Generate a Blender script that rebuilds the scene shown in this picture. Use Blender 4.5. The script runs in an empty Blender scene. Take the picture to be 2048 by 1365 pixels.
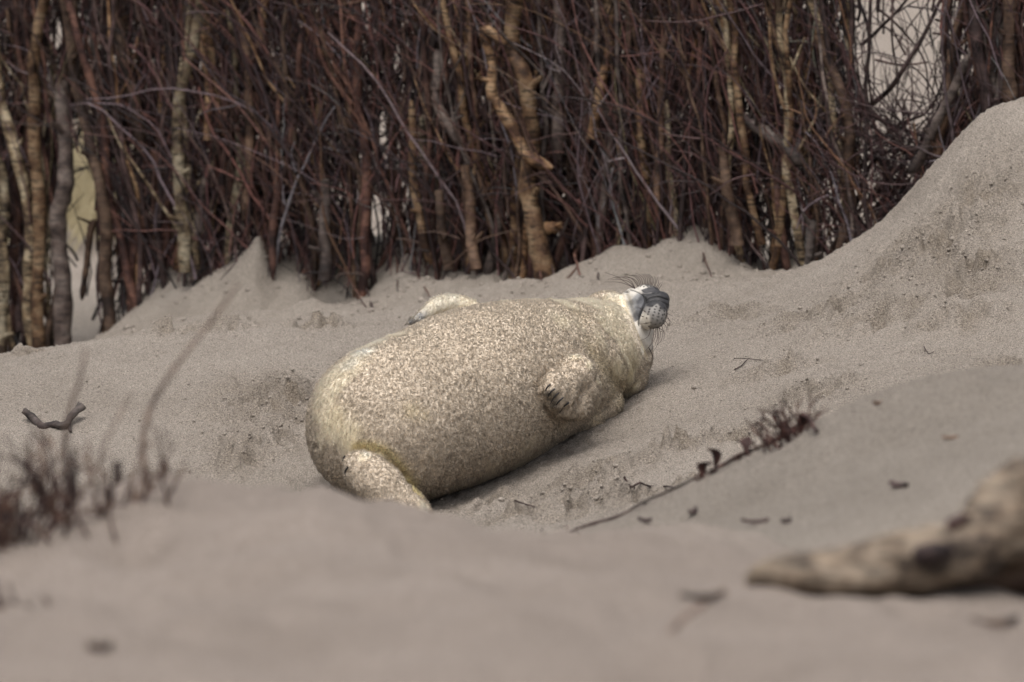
import bpy, bmesh, math, random
import numpy as np
from mathutils import Vector, Matrix
from mathutils.bvhtree import BVHTree

SC = bpy.context.scene
COL = SC.collection
random.seed(11)
RNG = np.random.default_rng(11)

# ------------------------------------------------------------------ camera, world, sun, exposure
CAM_Z = 1.75
PITCH = math.radians(7.0)
LENS = 200.0
FPX = LENS / 36.0 * 2048.0
cam_d = bpy.data.cameras.new('camera')
cam_d.lens = LENS
cam_d.sensor_width = 36.0
cam_d.sensor_fit = 'HORIZONTAL'
cam_d.clip_start = 0.1
cam_d.clip_end = 2000.0
cam_d.dof.use_dof = True
cam_d.dof.focus_distance = 12.45
cam_d.dof.aperture_fstop = 5.4
cam_d.dof.aperture_blades = 0
cam = bpy.data.objects.new('camera', cam_d)
cam.location = (0, 0, CAM_Z)
cam.rotation_euler = (math.radians(90) - PITCH, 0, 0)
COL.objects.link(cam)
SC.camera = cam

SUN_EL, SUN_AZ = 72.0, -165.0         # azimuth from +y (view direction) towards +x
world = bpy.data.worlds.new('World')
SC.world = world
world.use_nodes = True
wn = world.node_tree
wn.nodes.clear()
sky = wn.nodes.new('ShaderNodeTexSky')
sky.sky_type = 'NISHITA'
sky.sun_disc = False
sky.sun_elevation = math.radians(SUN_EL)
sky.sun_rotation = math.radians(SUN_AZ)
sky.air_density = 0.7
sky.dust_density = 6.0
sky.ozone_density = 0.4
bg = wn.nodes.new('ShaderNodeBackground')
bg.inputs['Strength'].default_value = 0.15
wo = wn.nodes.new('ShaderNodeOutputWorld')
hs = wn.nodes.new('ShaderNodeHueSaturation')   # overcast: the cloud layer greys the sky
hs.inputs['Saturation'].default_value = 0.35
wn.links.new(sky.outputs[0], hs.inputs['Color'])
wn.links.new(hs.outputs[0], bg.inputs[0])
wn.links.new(bg.outputs[0], wo.inputs[0])
sun_d = bpy.data.lights.new('sun', 'SUN')
sun_d.energy = 0.5
sun_d.angle = math.radians(45)
sun_d.color = (1.0, 0.95, 0.88)
sun = bpy.data.objects.new('sun', sun_d)
a, e = math.radians(SUN_AZ), math.radians(SUN_EL)
sun_dir = Vector((math.sin(a) * math.cos(e), math.cos(a) * math.cos(e), math.sin(e)))
sun.rotation_euler = sun_dir.to_track_quat('Z', 'Y').to_euler()
sun.location = (0, 8, 12)
COL.objects.link(sun)
SC.cycles.max_bounces = 12
SC.cycles.diffuse_bounces = 7
SC.cycles.transmission_bounces = 8
SC.view_settings.view_transform = 'Standard'
SC.view_settings.look = 'None'
SC.view_settings.gamma = 1.0
SC.view_settings.exposure = 0.72
SC.view_settings.use_curve_mapping = False

# ------------------------------------------------------------------ helpers
CP, SP = math.cos(PITCH), math.sin(PITCH)


def P(px, py, Y):
    """a survey point: direction of a photo pixel (2048 wide), met at distance Y ahead of the camera"""
    u = (px - 1024.0) / FPX
    v = (py - 682.5) / FPX
    d = np.array([u, CP - v * SP, -SP - v * CP])
    p = d * (Y / d[1])
    return np.array([p[0], p[1], p[2] + CAM_Z])


def ray(px, py):
    u = (px - 1024.0) / FPX
    v = (py - 682.5) / FPX
    d = Vector((u, CP - v * SP, -SP - v * CP))
    return Vector((0, 0, CAM_Z)), d.normalized()


def hash01(ix, iy, iz, seed):
    n = (ix.astype(np.int64) * 73856093) ^ (iy.astype(np.int64) * 19349663) ^ (iz.astype(np.int64) * 83492791) ^ (seed * 2654435761 & 0x7fffffff)
    n = (n ^ (n >> 13)) & 0x7fffffff
    n = (n * 1274126177) & 0x7fffffff
    n = n ^ (n >> 16)
    n = (n * 1103515245 + 12345) & 0x7fffffff
    return (n ^ (n >> 11)).astype(np.float64) % 65536 / 65535.0


def noise2(x, y, seed=0):
    ix, iy = np.floor(x), np.floor(y)
    fx, fy = x - ix, y - iy
    ux, uy = fx * fx * (3 - 2 * fx), fy * fy * (3 - 2 * fy)
    z = np.zeros_like(ix)
    a = hash01(ix, iy, z, seed); b = hash01(ix + 1, iy, z, seed)
    c = hash01(ix, iy + 1, z, seed); d = hash01(ix + 1, iy + 1, z, seed)
    return (a + (b - a) * ux) * (1 - uy) + (c + (d - c) * ux) * uy - 0.5


def noise3(p, seed=0):
    i = np.floor(p); f = p - i; u = f * f * (3 - 2 * f)
    r = 0
    for dx in (0, 1):
        for dy in (0, 1):
            for dz in (0, 1):
                w = (u[:, 0] if dx else 1 - u[:, 0]) * (u[:, 1] if dy else 1 - u[:, 1]) * (u[:, 2] if dz else 1 - u[:, 2])
                r = r + w * hash01(i[:, 0] + dx, i[:, 1] + dy, i[:, 2] + dz, seed)
    return r - 0.5


def smooth(e0, e1, x):
    t = np.clip((x - e0) / (e1 - e0), 0, 1)
    return t * t * (3 - 2 * t)


def make_mesh(name, verts, faces_flat, sizes, mat=None, cols=None, shade=True):
    me = bpy.data.meshes.new(name)
    verts = np.asarray(verts, dtype=np.float32)
    nf = len(sizes)
    me.vertices.add(len(verts))
    me.vertices.foreach_set('co', verts.ravel())
    me.loops.add(len(faces_flat))
    me.loops.foreach_set('vertex_index', np.asarray(faces_flat, dtype=np.int32))
    me.polygons.add(nf)
    starts = np.zeros(nf, dtype=np.int32)
    starts[1:] = np.cumsum(sizes)[:-1]
    me.polygons.foreach_set('loop_start', starts)
    me.polygons.foreach_set('loop_total', np.asarray(sizes, dtype=np.int32))
    me.update(calc_edges=True)
    me.validate()
    me.polygons.foreach_set('use_smooth', np.full(len(me.polygons), shade))
    if cols is not None:
        at = me.color_attributes.new('Col', 'FLOAT_COLOR', 'POINT')
        c = np.ones((len(verts), 4), dtype=np.float32)
        c[:, :3] = cols
        at.data.foreach_set('color', c.ravel())
    if mat:
        me.materials.append(mat)
    return me


def link(name, me, parent=None, **props):
    o = bpy.data.objects.new(name, me)
    COL.objects.link(o)
    if parent is not None:
        o.parent = parent
    for k, v in props.items():
        o[k] = v
    return o


def empty(name, loc, **props):
    o = bpy.data.objects.new(name, None)
    o.location = loc
    o.empty_display_size = 0.05
    COL.objects.link(o)
    for k, v in props.items():
        o[k] = v
    return o


def spline(pts, n):
    """Catmull-Rom through rows of numbers"""
    pts = np.asarray(pts, float)
    if len(pts) == 2:
        t = np.linspace(0, 1, n)[:, None]
        return pts[0] * (1 - t) + pts[1] * t
    q = np.vstack([2 * pts[0] - pts[1], pts, 2 * pts[-1] - pts[-2]])
    out = []
    for t in np.linspace(0, len(pts) - 1 - 1e-9, n):
        i = int(t); f = t - i
        p0, p1, p2, p3 = q[i], q[i + 1], q[i + 2], q[i + 3]
        out.append(0.5 * ((2 * p1) + (-p0 + p2) * f + (2 * p0 - 5 * p1 + 4 * p2 - p3) * f * f + (-p0 + 3 * p1 - 3 * p2 + p3) * f ** 3))
    return np.array(out)


def tube(path, radii, sides=6, rough=0.0, rg=None, cap=True):
    path = np.asarray(path, float)
    n = len(path)
    tan = np.gradient(path, axis=0)
    tan /= np.linalg.norm(tan, axis=1)[:, None] + 1e-12
    ref = np.array([0.0, 1.0, 0.0])
    if abs(tan[0] @ ref) > 0.9:
        ref = np.array([1.0, 0, 0])
    u = np.cross(tan, ref); u /= np.linalg.norm(u, axis=1)[:, None] + 1e-12
    v = np.cross(tan, u)
    ang = np.arange(sides) / sides * 2 * math.pi
    r = np.asarray(radii, float)[:, None] * np.ones((1, sides))
    if rough and rg is not None:
        r = r * (1 + rough * rg.uniform(-1, 1, (n, sides)))
    V = path[:, None, :] + r[:, :, None] * (np.cos(ang)[None, :, None] * u[:, None, :] + np.sin(ang)[None, :, None] * v[:, None, :])
    V = V.reshape(-1, 3)
    i = np.arange(n - 1)[:, None]; j = np.arange(sides)[None, :]
    a = i * sides + j; b = i * sides + (j + 1) % sides
    F = np.stack([a, b, b + sides, a + sides], -1).reshape(-1, 4)
    return V, F


class Tubes:
    def __init__(s):
        s.V, s.F, s.C, s.n = [], [], [], 0

    def add(s, path, radii, sides=6, col=None, rough=0.0, rg=None):
        V, F = tube(path, radii, sides, rough, rg)
        s.V.append(V); s.F.append(F + s.n); s.n += len(V)
        if col is not None:
            s.C.append(np.tile(np.asarray(col, float), (len(V), 1)) if np.ndim(col) == 1 else np.repeat(col, sides, axis=0))
        return s

    def mesh(s, name, mat):
        V = np.vstack(s.V); F = np.vstack(s.F)
        return make_mesh(name, V, F.ravel(), np.full(len(F), 4), mat, np.vstack(s.C) if s.C else None)


# ------------------------------------------------------------------ materials
def new_mat(name):
    m = bpy.data.materials.new(name)
    m.use_nodes = True
    nt = m.node_tree
    b = nt.nodes['Principled BSDF']
    b.inputs['Roughness'].default_value = 0.9
    b.inputs['Specular IOR Level'].default_value = 0.25
    return m, nt, b


def N(nt, kind, **kw):
    n = nt.nodes.new(kind)
    for k, v in kw.items():
        if k in n.inputs:
            n.inputs[k].default_value = v
        else:
            setattr(n, k, v)
    return n


def ramp(nt, fac, stops):
    r = nt.nodes.new('ShaderNodeValToRGB')
    el = r.color_ramp.elements
    while len(el) < len(stops):
        el.new(0.5)
    for k, (p, c) in enumerate(stops):
        el[k].position = p
        el[k].color = (*c, 1)
    nt.links.new(fac, r.inputs[0])
    return r.outputs[0]


def mat_sand():
    m, nt, b = new_mat('sand')
    L = nt.links.new
    co = N(nt, 'ShaderNodeNewGeometry').outputs['Position']
    big = N(nt, 'ShaderNodeTexNoise', Scale=3.0, Detail=4.0, Roughness=0.6); L(co, big.inputs['Vector'])
    c1 = ramp(nt, big.outputs[0], [(0.3, (0.285, 0.250, 0.212)), (0.7, (0.345, 0.305, 0.262))])
    gr = N(nt, 'ShaderNodeTexNoise', Scale=330.0, Detail=2.0, Roughness=0.8); L(co, gr.inputs['Vector'])
    c2 = ramp(nt, gr.outputs[0], [(0.30, (0.30, 0.28, 0.26)), (0.5, (1.0, 1.0, 1.0)), (0.70, (1.75, 1.72, 1.7))])
    mx = N(nt, 'ShaderNodeMix', data_type='RGBA', blend_type='MULTIPLY')
    mx.inputs[0].default_value = 0.9
    L(c1, mx.inputs[6]); L(c2, mx.inputs[7])
    # paler beach sand beyond the fence
    att = N(nt, 'ShaderNodeAttribute', attribute_name='Col')
    mx2 = N(nt, 'ShaderNodeMix', data_type='RGBA', blend_type='MULTIPLY')
    mx2.inputs[0].default_value = 1.0
    L(mx.outputs[2], mx2.inputs[6]); L(att.outputs['Color'], mx2.inputs[7])
    L(mx2.outputs[2], b.inputs['Base Color'])
    b.inputs['Roughness'].default_value = 1.0
    b.inputs['Specular IOR Level'].default_value = 0.1
    vo = N(nt, 'ShaderNodeTexNoise', Scale=210.0, Detail=3.0, Roughness=0.75); L(co, vo.inputs['Vector'])
    bp = N(nt, 'ShaderNodeBump', Strength=1.0, Distance=0.012); L(vo.outputs[0], bp.inputs['Height'])
    L(bp.outputs[0], b.inputs['Normal'])
    return m


def mat_attr(name, rough=0.9, noise=0.35, scale=300.0, spec=0.2, sheen=0.0):
    m, nt, b = new_mat(name)
    L = nt.links.new
    att = N(nt, 'ShaderNodeAttribute', attribute_name='Col')
    co = N(nt, 'ShaderNodeNewGeometry').outputs['Position']
    gr = N(nt, 'ShaderNodeTexNoise', Scale=scale, Detail=2.0, Roughness=0.7); L(co, gr.inputs['Vector'])
    k = ramp(nt, gr.outputs[0], [(0.3, (1 - noise,) * 3), (0.7, (1 + noise,) * 3)])
    mx = N(nt, 'ShaderNodeMix', data_type='RGBA', blend_type='MULTIPLY')
    mx.inputs[0].default_value = 1.0
    L(att.outputs['Color'], mx.inputs[6]); L(k, mx.inputs[7])
    L(mx.outputs[2], b.inputs['Base Color'])
    b.inputs['Roughness'].default_value = rough
    b.inputs['Specular IOR Level'].default_value = spec
    bp = N(nt, 'ShaderNodeBump', Strength=0.3, Distance=0.002); L(gr.outputs[0], bp.inputs['Height'])
    L(bp.outputs[0], b.inputs['Normal'])
    return m


def mat_bark(name, dark, mid, light, lent=0.75, sx=14.0, sz=30.0):
    m, nt, b = new_mat(name)
    L = nt.links.new
    co = N(nt, 'ShaderNodeNewGeometry').outputs['Position']
    mp = N(nt, 'ShaderNodeMapping'); mp.inputs['Scale'].default_value = (sx, sx, sz * 0.5); L(co, mp.inputs[0])
    n1 = N(nt, 'ShaderNodeTexNoise', Scale=1.0, Detail=5.0, Roughness=0.65); L(mp.outputs[0], n1.inputs['Vector'])
    c = ramp(nt, n1.outputs[0], [(0.38, dark), (0.48, mid), (0.60, light)])
    mp2 = N(nt, 'ShaderNodeMapping'); mp2.inputs['Scale'].default_value = (22, 22, 120); L(co, mp2.inputs[0])
    n2 = N(nt, 'ShaderNodeTexNoise', Scale=1.0, Detail=3.0, Roughness=0.6); L(mp2.outputs[0], n2.inputs['Vector'])
    k = ramp(nt, n2.outputs[0], [(0.38, (1 - lent,) * 3), (0.47, (1, 1, 1)), (0.68, (1.3, 1.25, 1.2))])
    mx = N(nt, 'ShaderNodeMix', data_type='RGBA', blend_type='MULTIPLY'); mx.inputs[0].default_value = 1.0
    L(c, mx.inputs[6]); L(k, mx.inputs[7])
    oi = N(nt, 'ShaderNodeObjectInfo')
    rr = ramp(nt, oi.outputs['Random'], [(0.0, (0.55, 0.55, 0.55)), (1.0, (1.3, 1.25, 1.2))])
    mx2 = N(nt, 'ShaderNodeMix', data_type='RGBA', blend_type='MULTIPLY'); mx2.inputs[0].default_value = 1.0
    L(mx.outputs[2], mx2.inputs[6]); L(rr, mx2.inputs[7])
    L(mx2.outputs[2], b.inputs['Base Color'])
    b.inputs['Roughness'].default_value = 0.7
    bp = N(nt, 'ShaderNodeBump', Strength=0.5, Distance=0.004); L(n2.outputs[0], bp.inputs['Height'])
    L(bp.outputs[0], b.inputs['Normal'])
    return m


M_SAND = mat_sand()
M_FUR = mat_attr('seal_fur', 0.9, 0.12, 260.0, 0.1)
_nt = M_FUR.node_tree
_b = _nt.nodes['Principled BSDF']
for _l in list(_b.inputs['Normal'].links):
    _nt.links.remove(_l)
_a = N(_nt, 'ShaderNodeAttribute', attribute_name='lie')
_g = N(_nt, 'ShaderNodeNewGeometry')
_m = N(_nt, 'ShaderNodeMix', data_type='VECTOR'); _m.inputs[0].default_value = 0.30
_nt.links.new(_a.outputs['Vector'], _m.inputs[4]); _nt.links.new(_g.outputs['Normal'], _m.inputs[5])
_v = N(_nt, 'ShaderNodeVectorMath', operation='NORMALIZE')
_nt.links.new(_m.outputs[1], _v.inputs[0]); _nt.links.new(_v.outputs[0], _b.inputs['Normal'])
_tr = N(_nt, 'ShaderNodeBsdfTranslucent')
_nt.links.new(_b.inputs['Base Color'].links[0].from_socket, _tr.inputs['Color'])
_mxs = N(_nt, 'ShaderNodeMixShader'); _mxs.inputs[0].default_value = 0.42
_out = _nt.nodes['Material Output']
_nt.links.new(_b.outputs[0], _mxs.inputs[1]); _nt.links.new(_tr.outputs[0], _mxs.inputs[2]); _nt.links.new(_mxs.outputs[0], _out.inputs['Surface'])
M_SKIN = mat_attr('seal_skin', 0.6, 0.12, 500.0, 0.35)
M_TWIG = mat_attr('twig_bark', 0.5, 0.45, 60.0, 0.45)
def mat_coat():
    m, nt, b = new_mat('seal_coat')
    L = nt.links.new
    att = N(nt, 'ShaderNodeAttribute', attribute_name='Col')
    bare = N(nt, 'ShaderNodeAttribute', attribute_name='bare')
    co = N(nt, 'ShaderNodeNewGeometry').outputs['Position']
    g1 = N(nt, 'ShaderNodeTexNoise', Scale=260.0, Detail=3.0, Roughness=0.75); L(co, g1.inputs['Vector'])
    k = ramp(nt, g1.outputs[0], [(0.34, (0.62, 0.58, 0.52)), (0.5, (1, 1, 1)), (0.66, (1.25, 1.25, 1.25))])
    mx = N(nt, 'ShaderNodeMix', data_type='RGBA', blend_type='MULTIPLY')
    inv = N(nt, 'ShaderNodeMath', operation='SUBTRACT'); inv.inputs[0].default_value = 1.0
    L(bare.outputs['Fac'], inv.inputs[1]); L(inv.outputs[0], mx.inputs[0])
    L(att.outputs['Color'], mx.inputs[6]); L(k, mx.inputs[7]); L(mx.outputs[2], b.inputs['Base Color'])
    g2 = N(nt, 'ShaderNodeTexNoise', Scale=130.0, Detail=4.0, Roughness=0.7); L(co, g2.inputs['Vector'])
    bp = N(nt, 'ShaderNodeBump', Distance=0.006); L(g2.outputs[0], bp.inputs['Height']); L(inv.outputs[0], bp.inputs['Strength'])
    L(bp.outputs[0], b.inputs['Normal'])
    rr = N(nt, 'ShaderNodeMapRange'); rr.inputs['To Min'].default_value = 0.95; rr.inputs['To Max'].default_value = 0.5
    L(bare.outputs['Fac'], rr.inputs['Value']); L(rr.outputs[0], b.inputs['Roughness'])
    return m


M_COAT = mat_coat()
M_CLOD = mat_sand()
for _n in M_CLOD.node_tree.nodes:
    if _n.type == 'BUMP':
        _n.inputs['Strength'].default_value = 0.5
M_PALE = mat_bark('pale_birch_bark', (0.045, 0.028, 0.018), (0.19, 0.145, 0.09), (0.38, 0.33, 0.235))
M_OCHRE = mat_bark('ochre_birch_bark', (0.045, 0.022, 0.012), (0.17, 0.098, 0.052), (0.34, 0.235, 0.14))
M_BROWN = mat_bark('brown_bark', (0.025, 0.015, 0.011), (0.07, 0.042, 0.028), (0.15, 0.10, 0.07), 0.4)
M_RED = mat_bark('red_brown_bark', (0.018, 0.009, 0.008), (0.055, 0.027, 0.022), (0.13, 0.07, 0.052), 0.3)
M_GREYBARK = mat_bark('grey_bark', (0.03, 0.023, 0.021), (0.075, 0.058, 0.052), (0.15, 0.125, 0.112), 0.4)
M_DARK = mat_bark('dark_twig_bark', (0.012, 0.008, 0.008), (0.032, 0.020, 0.019), (0.075, 0.05, 0.047), 0.3)
M_DRIFT = mat_bark('driftwood', (0.04, 0.03, 0.024), (0.145, 0.112, 0.082), (0.24, 0.195, 0.148), 0.5, 16.0, 50.0)

# ------------------------------------------------------------------ terrain
CTRL = [
    # hollow with the seal, left part
    (-250, 860, 12.6), (-250, 1000, 11.8), (-250, 730, 13.5),
    (0, 850, 12.6), (0, 1000, 11.8), (300, 850, 12.6), (300, 1000, 11.8), (550, 750, 12.9), (550, 900, 12.2), (560, 1010, 11.7),
    (0, 712, 13.6), (200, 692, 13.6), (400, 650, 13.6), (550, 652, 13.6), (700, 655, 13.6), (820, 650, 13.6),
    (-100, 770, 14.6), (100, 740, 14.8), (230, 700, 14.8), (-100, 770, 16.3), (100, 755, 16.3), (220, 700, 16.2),
    # bank against the fence
    (280, 650, 15.6), (350, 545, 16.1), (430, 548, 16.0), (400, 640, 14.7), (560, 640, 14.6), (540, 540, 15.7),
    (620, 535, 15.7), (690, 590, 15.6), (800, 520, 15.55), (860, 545, 15.5), (760, 620, 14.5), (960, 525, 15.45), (1080, 545, 15.35),
    (900, 625, 14.3), (1000, 600, 14.2), (1200, 555, 15.25), (1200, 590, 14.1), (1350, 590, 13.9), (1300, 510, 15.2),
    (1400, 480, 15.1), (1480, 505, 15.05), (1560, 540, 15.0), (1440, 560, 14.3),
    # under and around the seal
    (790, 1008, 11.9), (960, 930, 12.15), (1240, 775, 12.62), (1100, 850, 12.4), (900, 1035, 11.65), (1060, 965, 11.93), (1200, 868, 12.25),
    (900, 760, 13.0), (700, 800, 12.8), (1100, 700, 13.2),
    # right slope
    (1320, 780, 12.5), (1360, 640, 13.2), (1450, 620, 13.4), (1500, 595, 13.6), (1600, 548, 13.7), (1700, 500, 13.7), (1790, 428, 13.6),
    (1880, 320, 13.6), (1950, 240, 13.6), (2048, 200, 13.6), (2200, 150, 13.6),
    (1600, 620, 13.1), (1600, 700, 12.6), (1600, 850, 11.7), (1800, 600, 12.8), (1800, 750, 12.0), (2000, 400, 13.2), (2000, 600, 12.6),
    (2000, 740, 12.0), (2250, 500, 12.8), (2250, 700, 12.1), (1400, 700, 12.8), (1400, 900, 11.7), (1300, 990, 11.25), (1100, 1035, 11.3), (1900, 500, 13.0),
    (1800, 520, 14.3), (1900, 440, 14.3), (2048, 330, 14.2), (1650, 590, 14.5), (2200, 300, 14.2),
    (1750, 560, 15.2), (2000, 440, 15.2),
    # middle mound on the right
    (1150, 1068, 9.95), (1300, 1003, 9.85), (1400, 957, 9.75), (1500, 915, 9.70), (1600, 866, 9.65), (1750, 795, 9.55), (1900, 768, 9.45), (2048, 772, 9.35), (2250, 780, 9.35),
    (1400, 1000, 10.60), (1600, 900, 10.60), (1850, 830, 10.50), (2150, 800, 10.60),
    (1600, 1050, 8.85), (1600, 950, 9.25), (2000, 1000, 8.65), (2000, 880, 9.00), (1300, 1070, 9.35), (1800, 900, 9.15),
    # front ridge
    (-300, 1120, 7.8), (-100, 1080, 7.8), (50, 1040, 7.8), (150, 1012, 7.8), (300, 986, 7.8), (450, 968, 7.8), (560, 969, 7.8), (640, 985, 7.85), (700, 1007, 7.9),
    (900, 1056, 8.0), (1100, 1082, 8.2), (1400, 1087, 8.2), (1700, 1082, 8.2), (2048, 1077, 8.2), (2300, 1070, 8.2),
    (0, 1090, 9.2), (450, 1070, 9.2), (800, 1100, 9.2), (0, 1060, 10.4), (450, 1060, 10.4), (800, 1075, 10.4), (-300, 1080, 10.2), (1100, 1110, 8.9), (1600, 1105, 8.5), (2100, 1095, 8.5),
    (100, 1200, 6.9), (450, 1200, 6.6), (1000, 1200, 6.9), (1600, 1200, 6.9), (2100, 1195, 6.9),
    (0, 1365, 5.8), (600, 1365, 5.8), (1200, 1365, 5.8), (2048, 1365, 5.8), (300, 1080, 7.3), (1200, 1130, 7.5), (1800, 1130, 7.5),
]
CW = [tuple(P(*c)) for c in CTRL]
for x in (-2.6, -1.3, 0, 1.3, 2.6):
    for (y, z) in ((4.2, 0.62), (2.5, 0.5), (0.5, 0.35)):
        CW.append((x, y, z))
for x in (-3.2, -1.6, 0.0, 1.6, 3.2):
    for (y, z) in ((17.5, -0.25), (19.5, -0.30), (23.0, -0.2)):
        CW.append((x, y, z))
for y, z in ((6, 0.6), (8, 0.4), (10, 0.1), (12, 0.0), (14, 0.2), (16, 0.1)):
    CW.append((-3.4, y, z)); CW.append((3.4, y, z + 0.3))
CW = np.array(CW)


def tps_kernel(r2):
    return np.where(r2 > 1e-12, r2 * np.log(np.maximum(r2, 1e-12)), 0.0)


_n = len(CW)
_d2 = ((CW[:, None, :2] - CW[None, :, :2]) ** 2).sum(-1)
_K = tps_kernel(_d2) + np.eye(_n) * 0.004
_Pm = np.hstack([np.ones((_n, 1)), CW[:, :2]])
_A = np.block([[_K, _Pm], [_Pm.T, np.zeros((3, 3))]])
_W = np.linalg.solve(_A, np.concatenate([CW[:, 2], np.zeros(3)]))


def tps(x, y):
    out = np.full(x.shape, _W[_n], float) + _W[_n + 1] * x + _W[_n + 2] * y
    for k in range(_n):
        out += _W[k] * tps_kernel((x - CW[k, 0]) ** 2 + (y - CW[k, 1]) ** 2)
    return out


def fence_y(x):
    return 15.45 - 0.62 * np.clip(x, -3, 3)


# rough, trampled patches of sand (photo px, row, distance, radius x, radius y)
ROUGH = [(560, 800, 12.7, .16, .22), (520, 870, 12.35, .12, .2), (470, 925, 12.1, .06, .12), (430, 665, 13.55, .10, .10), (640, 660, 13.55, .08, .08), (330, 680, 13.5, .06, .08),
         (1880, 480, 13.1, .16, .22), (1780, 520, 13.1, .12, .12), (1950, 560, 12.8, .10, .14), (1960, 430, 13.2, .12, .2), (1350, 880, 11.8, .12, .10), (1450, 860, 11.75, .12, .08), (1250, 1010, 11.25, .2, .15),
         (1100, 1030, 11.4, .16, .16), (1180, 960, 11.7, .12, .15), (2030, 720, 12.0, .08, .14), (1650, 650, 12.9, .14, .10), (1750, 640, 12.7, .14, .1), (1640, 800, 12.0, .10, .1), (1920, 640, 12.5, .12, .1), (1450, 640, 13.2, .1, .1),
         (60, 700, 13.6, .05, .06), (1000, 1010, 11.7, .1, .12), (1390, 1000, 11.2, .15, .1), (1560, 740, 12.4, .1, .06)]
ROUGH_W = [(*P(a, b, c)[:2], d, e) for a, b, c, d, e in ROUGH]


def rough_mask(x, y):
    m = np.zeros_like(x)
    for cx, cy, rx, ry in ROUGH_W:
        m = np.maximum(m, np.exp(-(((x - cx) / rx) ** 2 + ((y - cy) / ry) ** 2) * 1.3))
    return m


# small drifts of sand against the fence foot, hollows (px,row,Y,rx,ry,height)
BUMPS = [(522, 500, 15.72, .024, .08, .045), (505, 520, 15.70, .04, .11, .06), (345, 560, 16.02, .04, .12, .04), (1400, 490, 15.05, .07, .12, .045), (1605, 540, 14.9, .035, .12, .10),
         (810, 540, 15.5, .06, .12, .03), (1610, 700, 12.6, .14, .05, -.006), (640, 775, 12.82, .05, .035, -.045), (585, 790, 12.8, .06, .05, .012), (1230, 545, 15.1, .05, .1, .03),
         (250, 1105, 7.2, .06, .15, -.012), (480, 1150, 6.9, .09, .15, -.02), (900, 1170, 6.9, .12, .2, .015), (620, 1090, 7.4, .1, .1, .012), (300, 1130, 7.0, .06, .1, .010), (520, 1110, 7.3, .05, .08, -.014)]
BUMPS_W = [(*P(a, b, c)[:2], d, e, h) for a, b, c, d, e, h in BUMPS]


def height(x, y):
    inside = smooth(3.9, 3.0, np.abs(x)) * smooth(24.5, 20.0, y) * smooth(-2.0, 1.0, y)
    z = np.zeros_like(x)
    far = -0.2 + 0.004 * np.clip(y - 20, 0, 400)
    far = far + 0.25 * noise2(x * 0.35, y * 0.22, 3) * smooth(19, 26, y)
    far = np.where(y < 5, 0.4, far)
    sel = inside > 0
    zz = far.copy()
    if sel.any():
        t = np.clip(tps(x[sel], y[sel]), -1.2, 2.2)
        zz[sel] = t * inside[sel] + far[sel] * (1 - inside[sel])
    for cx, cy, rx, ry, h in BUMPS_W:
        zz += h * np.exp(-(((x - cx) / rx) ** 2 + ((y - cy) / ry) ** 2))
    fore = smooth(9.0, 8.0, y) * smooth(2, 4, y)
    zz += fore * (0.038 * noise2(x * 4.2, y * 2.2, 5) + 0.036 * noise2(x * 12, y * 6, 6) + 0.008 * noise2(x * 30, y * 14, 4))
    back = smooth(14.0, 14.8, y) * smooth(18.5, 17, y)
    zz += back * (0.06 * noise2(x * 6, y * 4, 7) + 0.026 * noise2(x * 17, y * 11, 8) + 0.010 * noise2(x * 45, y * 30, 9))
    mid = smooth(9.2, 9.8, y) * smooth(14.6, 14, y)
    zz += mid * (0.016 * noise2(x * 6, y * 4, 10) + 0.006 * noise2(x * 18, y * 11, 12))
    # wind ripples running up the right slope, fine grain everywhere near
    rp = mid * smooth(0.1, 0.5, x)
    zz += rp * 0.010 * noise2(x * 7 + y * 3, (y * 1.0 - x * 0.9) * 26, 14)
    near = smooth(8.6, 9.2, y) * smooth(15.5, 14.2, y) * (np.abs(x) < 1.8)
    rm = rough_mask(x, y)
    s2 = near > 0
    if s2.any():
        xs, ys = x[s2], y[s2]
        g = 0.0068 * noise2(xs * 80, ys * 50, 15) + 0.0062 * noise2(xs * 165, ys * 115, 16)
        clod = np.maximum(0, noise2(xs * 38, ys * 26, 17) + 0.6 * noise2(xs * 80, ys * 55, 19) - 0.06)
        lump = 0.010 * smooth(0.02, 0.22, noise2(xs * 34, ys * 24, 17)) + 0.006 * smooth(0.0, 0.2, noise2(xs * 70, ys * 52, 19)) - 0.010 * smooth(0.10, 0.30, noise2(xs * 24, ys * 17, 27))
        g = g + rm[s2] * (2.9 * lump + 0.042 * noise2(xs * 15, ys * 9, 18) + 0.010 * noise2(xs * 110, ys * 85, 26))
        zz[s2] += near[s2] * g
    return zz


def ground_z(x, y):
    return float(height(np.array([float(x)]), np.array([float(y)]))[0])


def ground_hit(px, py, y0=5.0, y1=17.0):
    ys = np.arange(y0, y1, 0.02)
    pts = np.array([P(px, py, yy) for yy in ys])
    h = height(pts[:, 0], pts[:, 1])
    k = np.argmax(pts[:, 2] < h)
    if not (pts[:, 2] < h).any():
        k = len(ys) - 1
    return pts[k][:2].tolist() + [float(h[k])]


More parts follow.
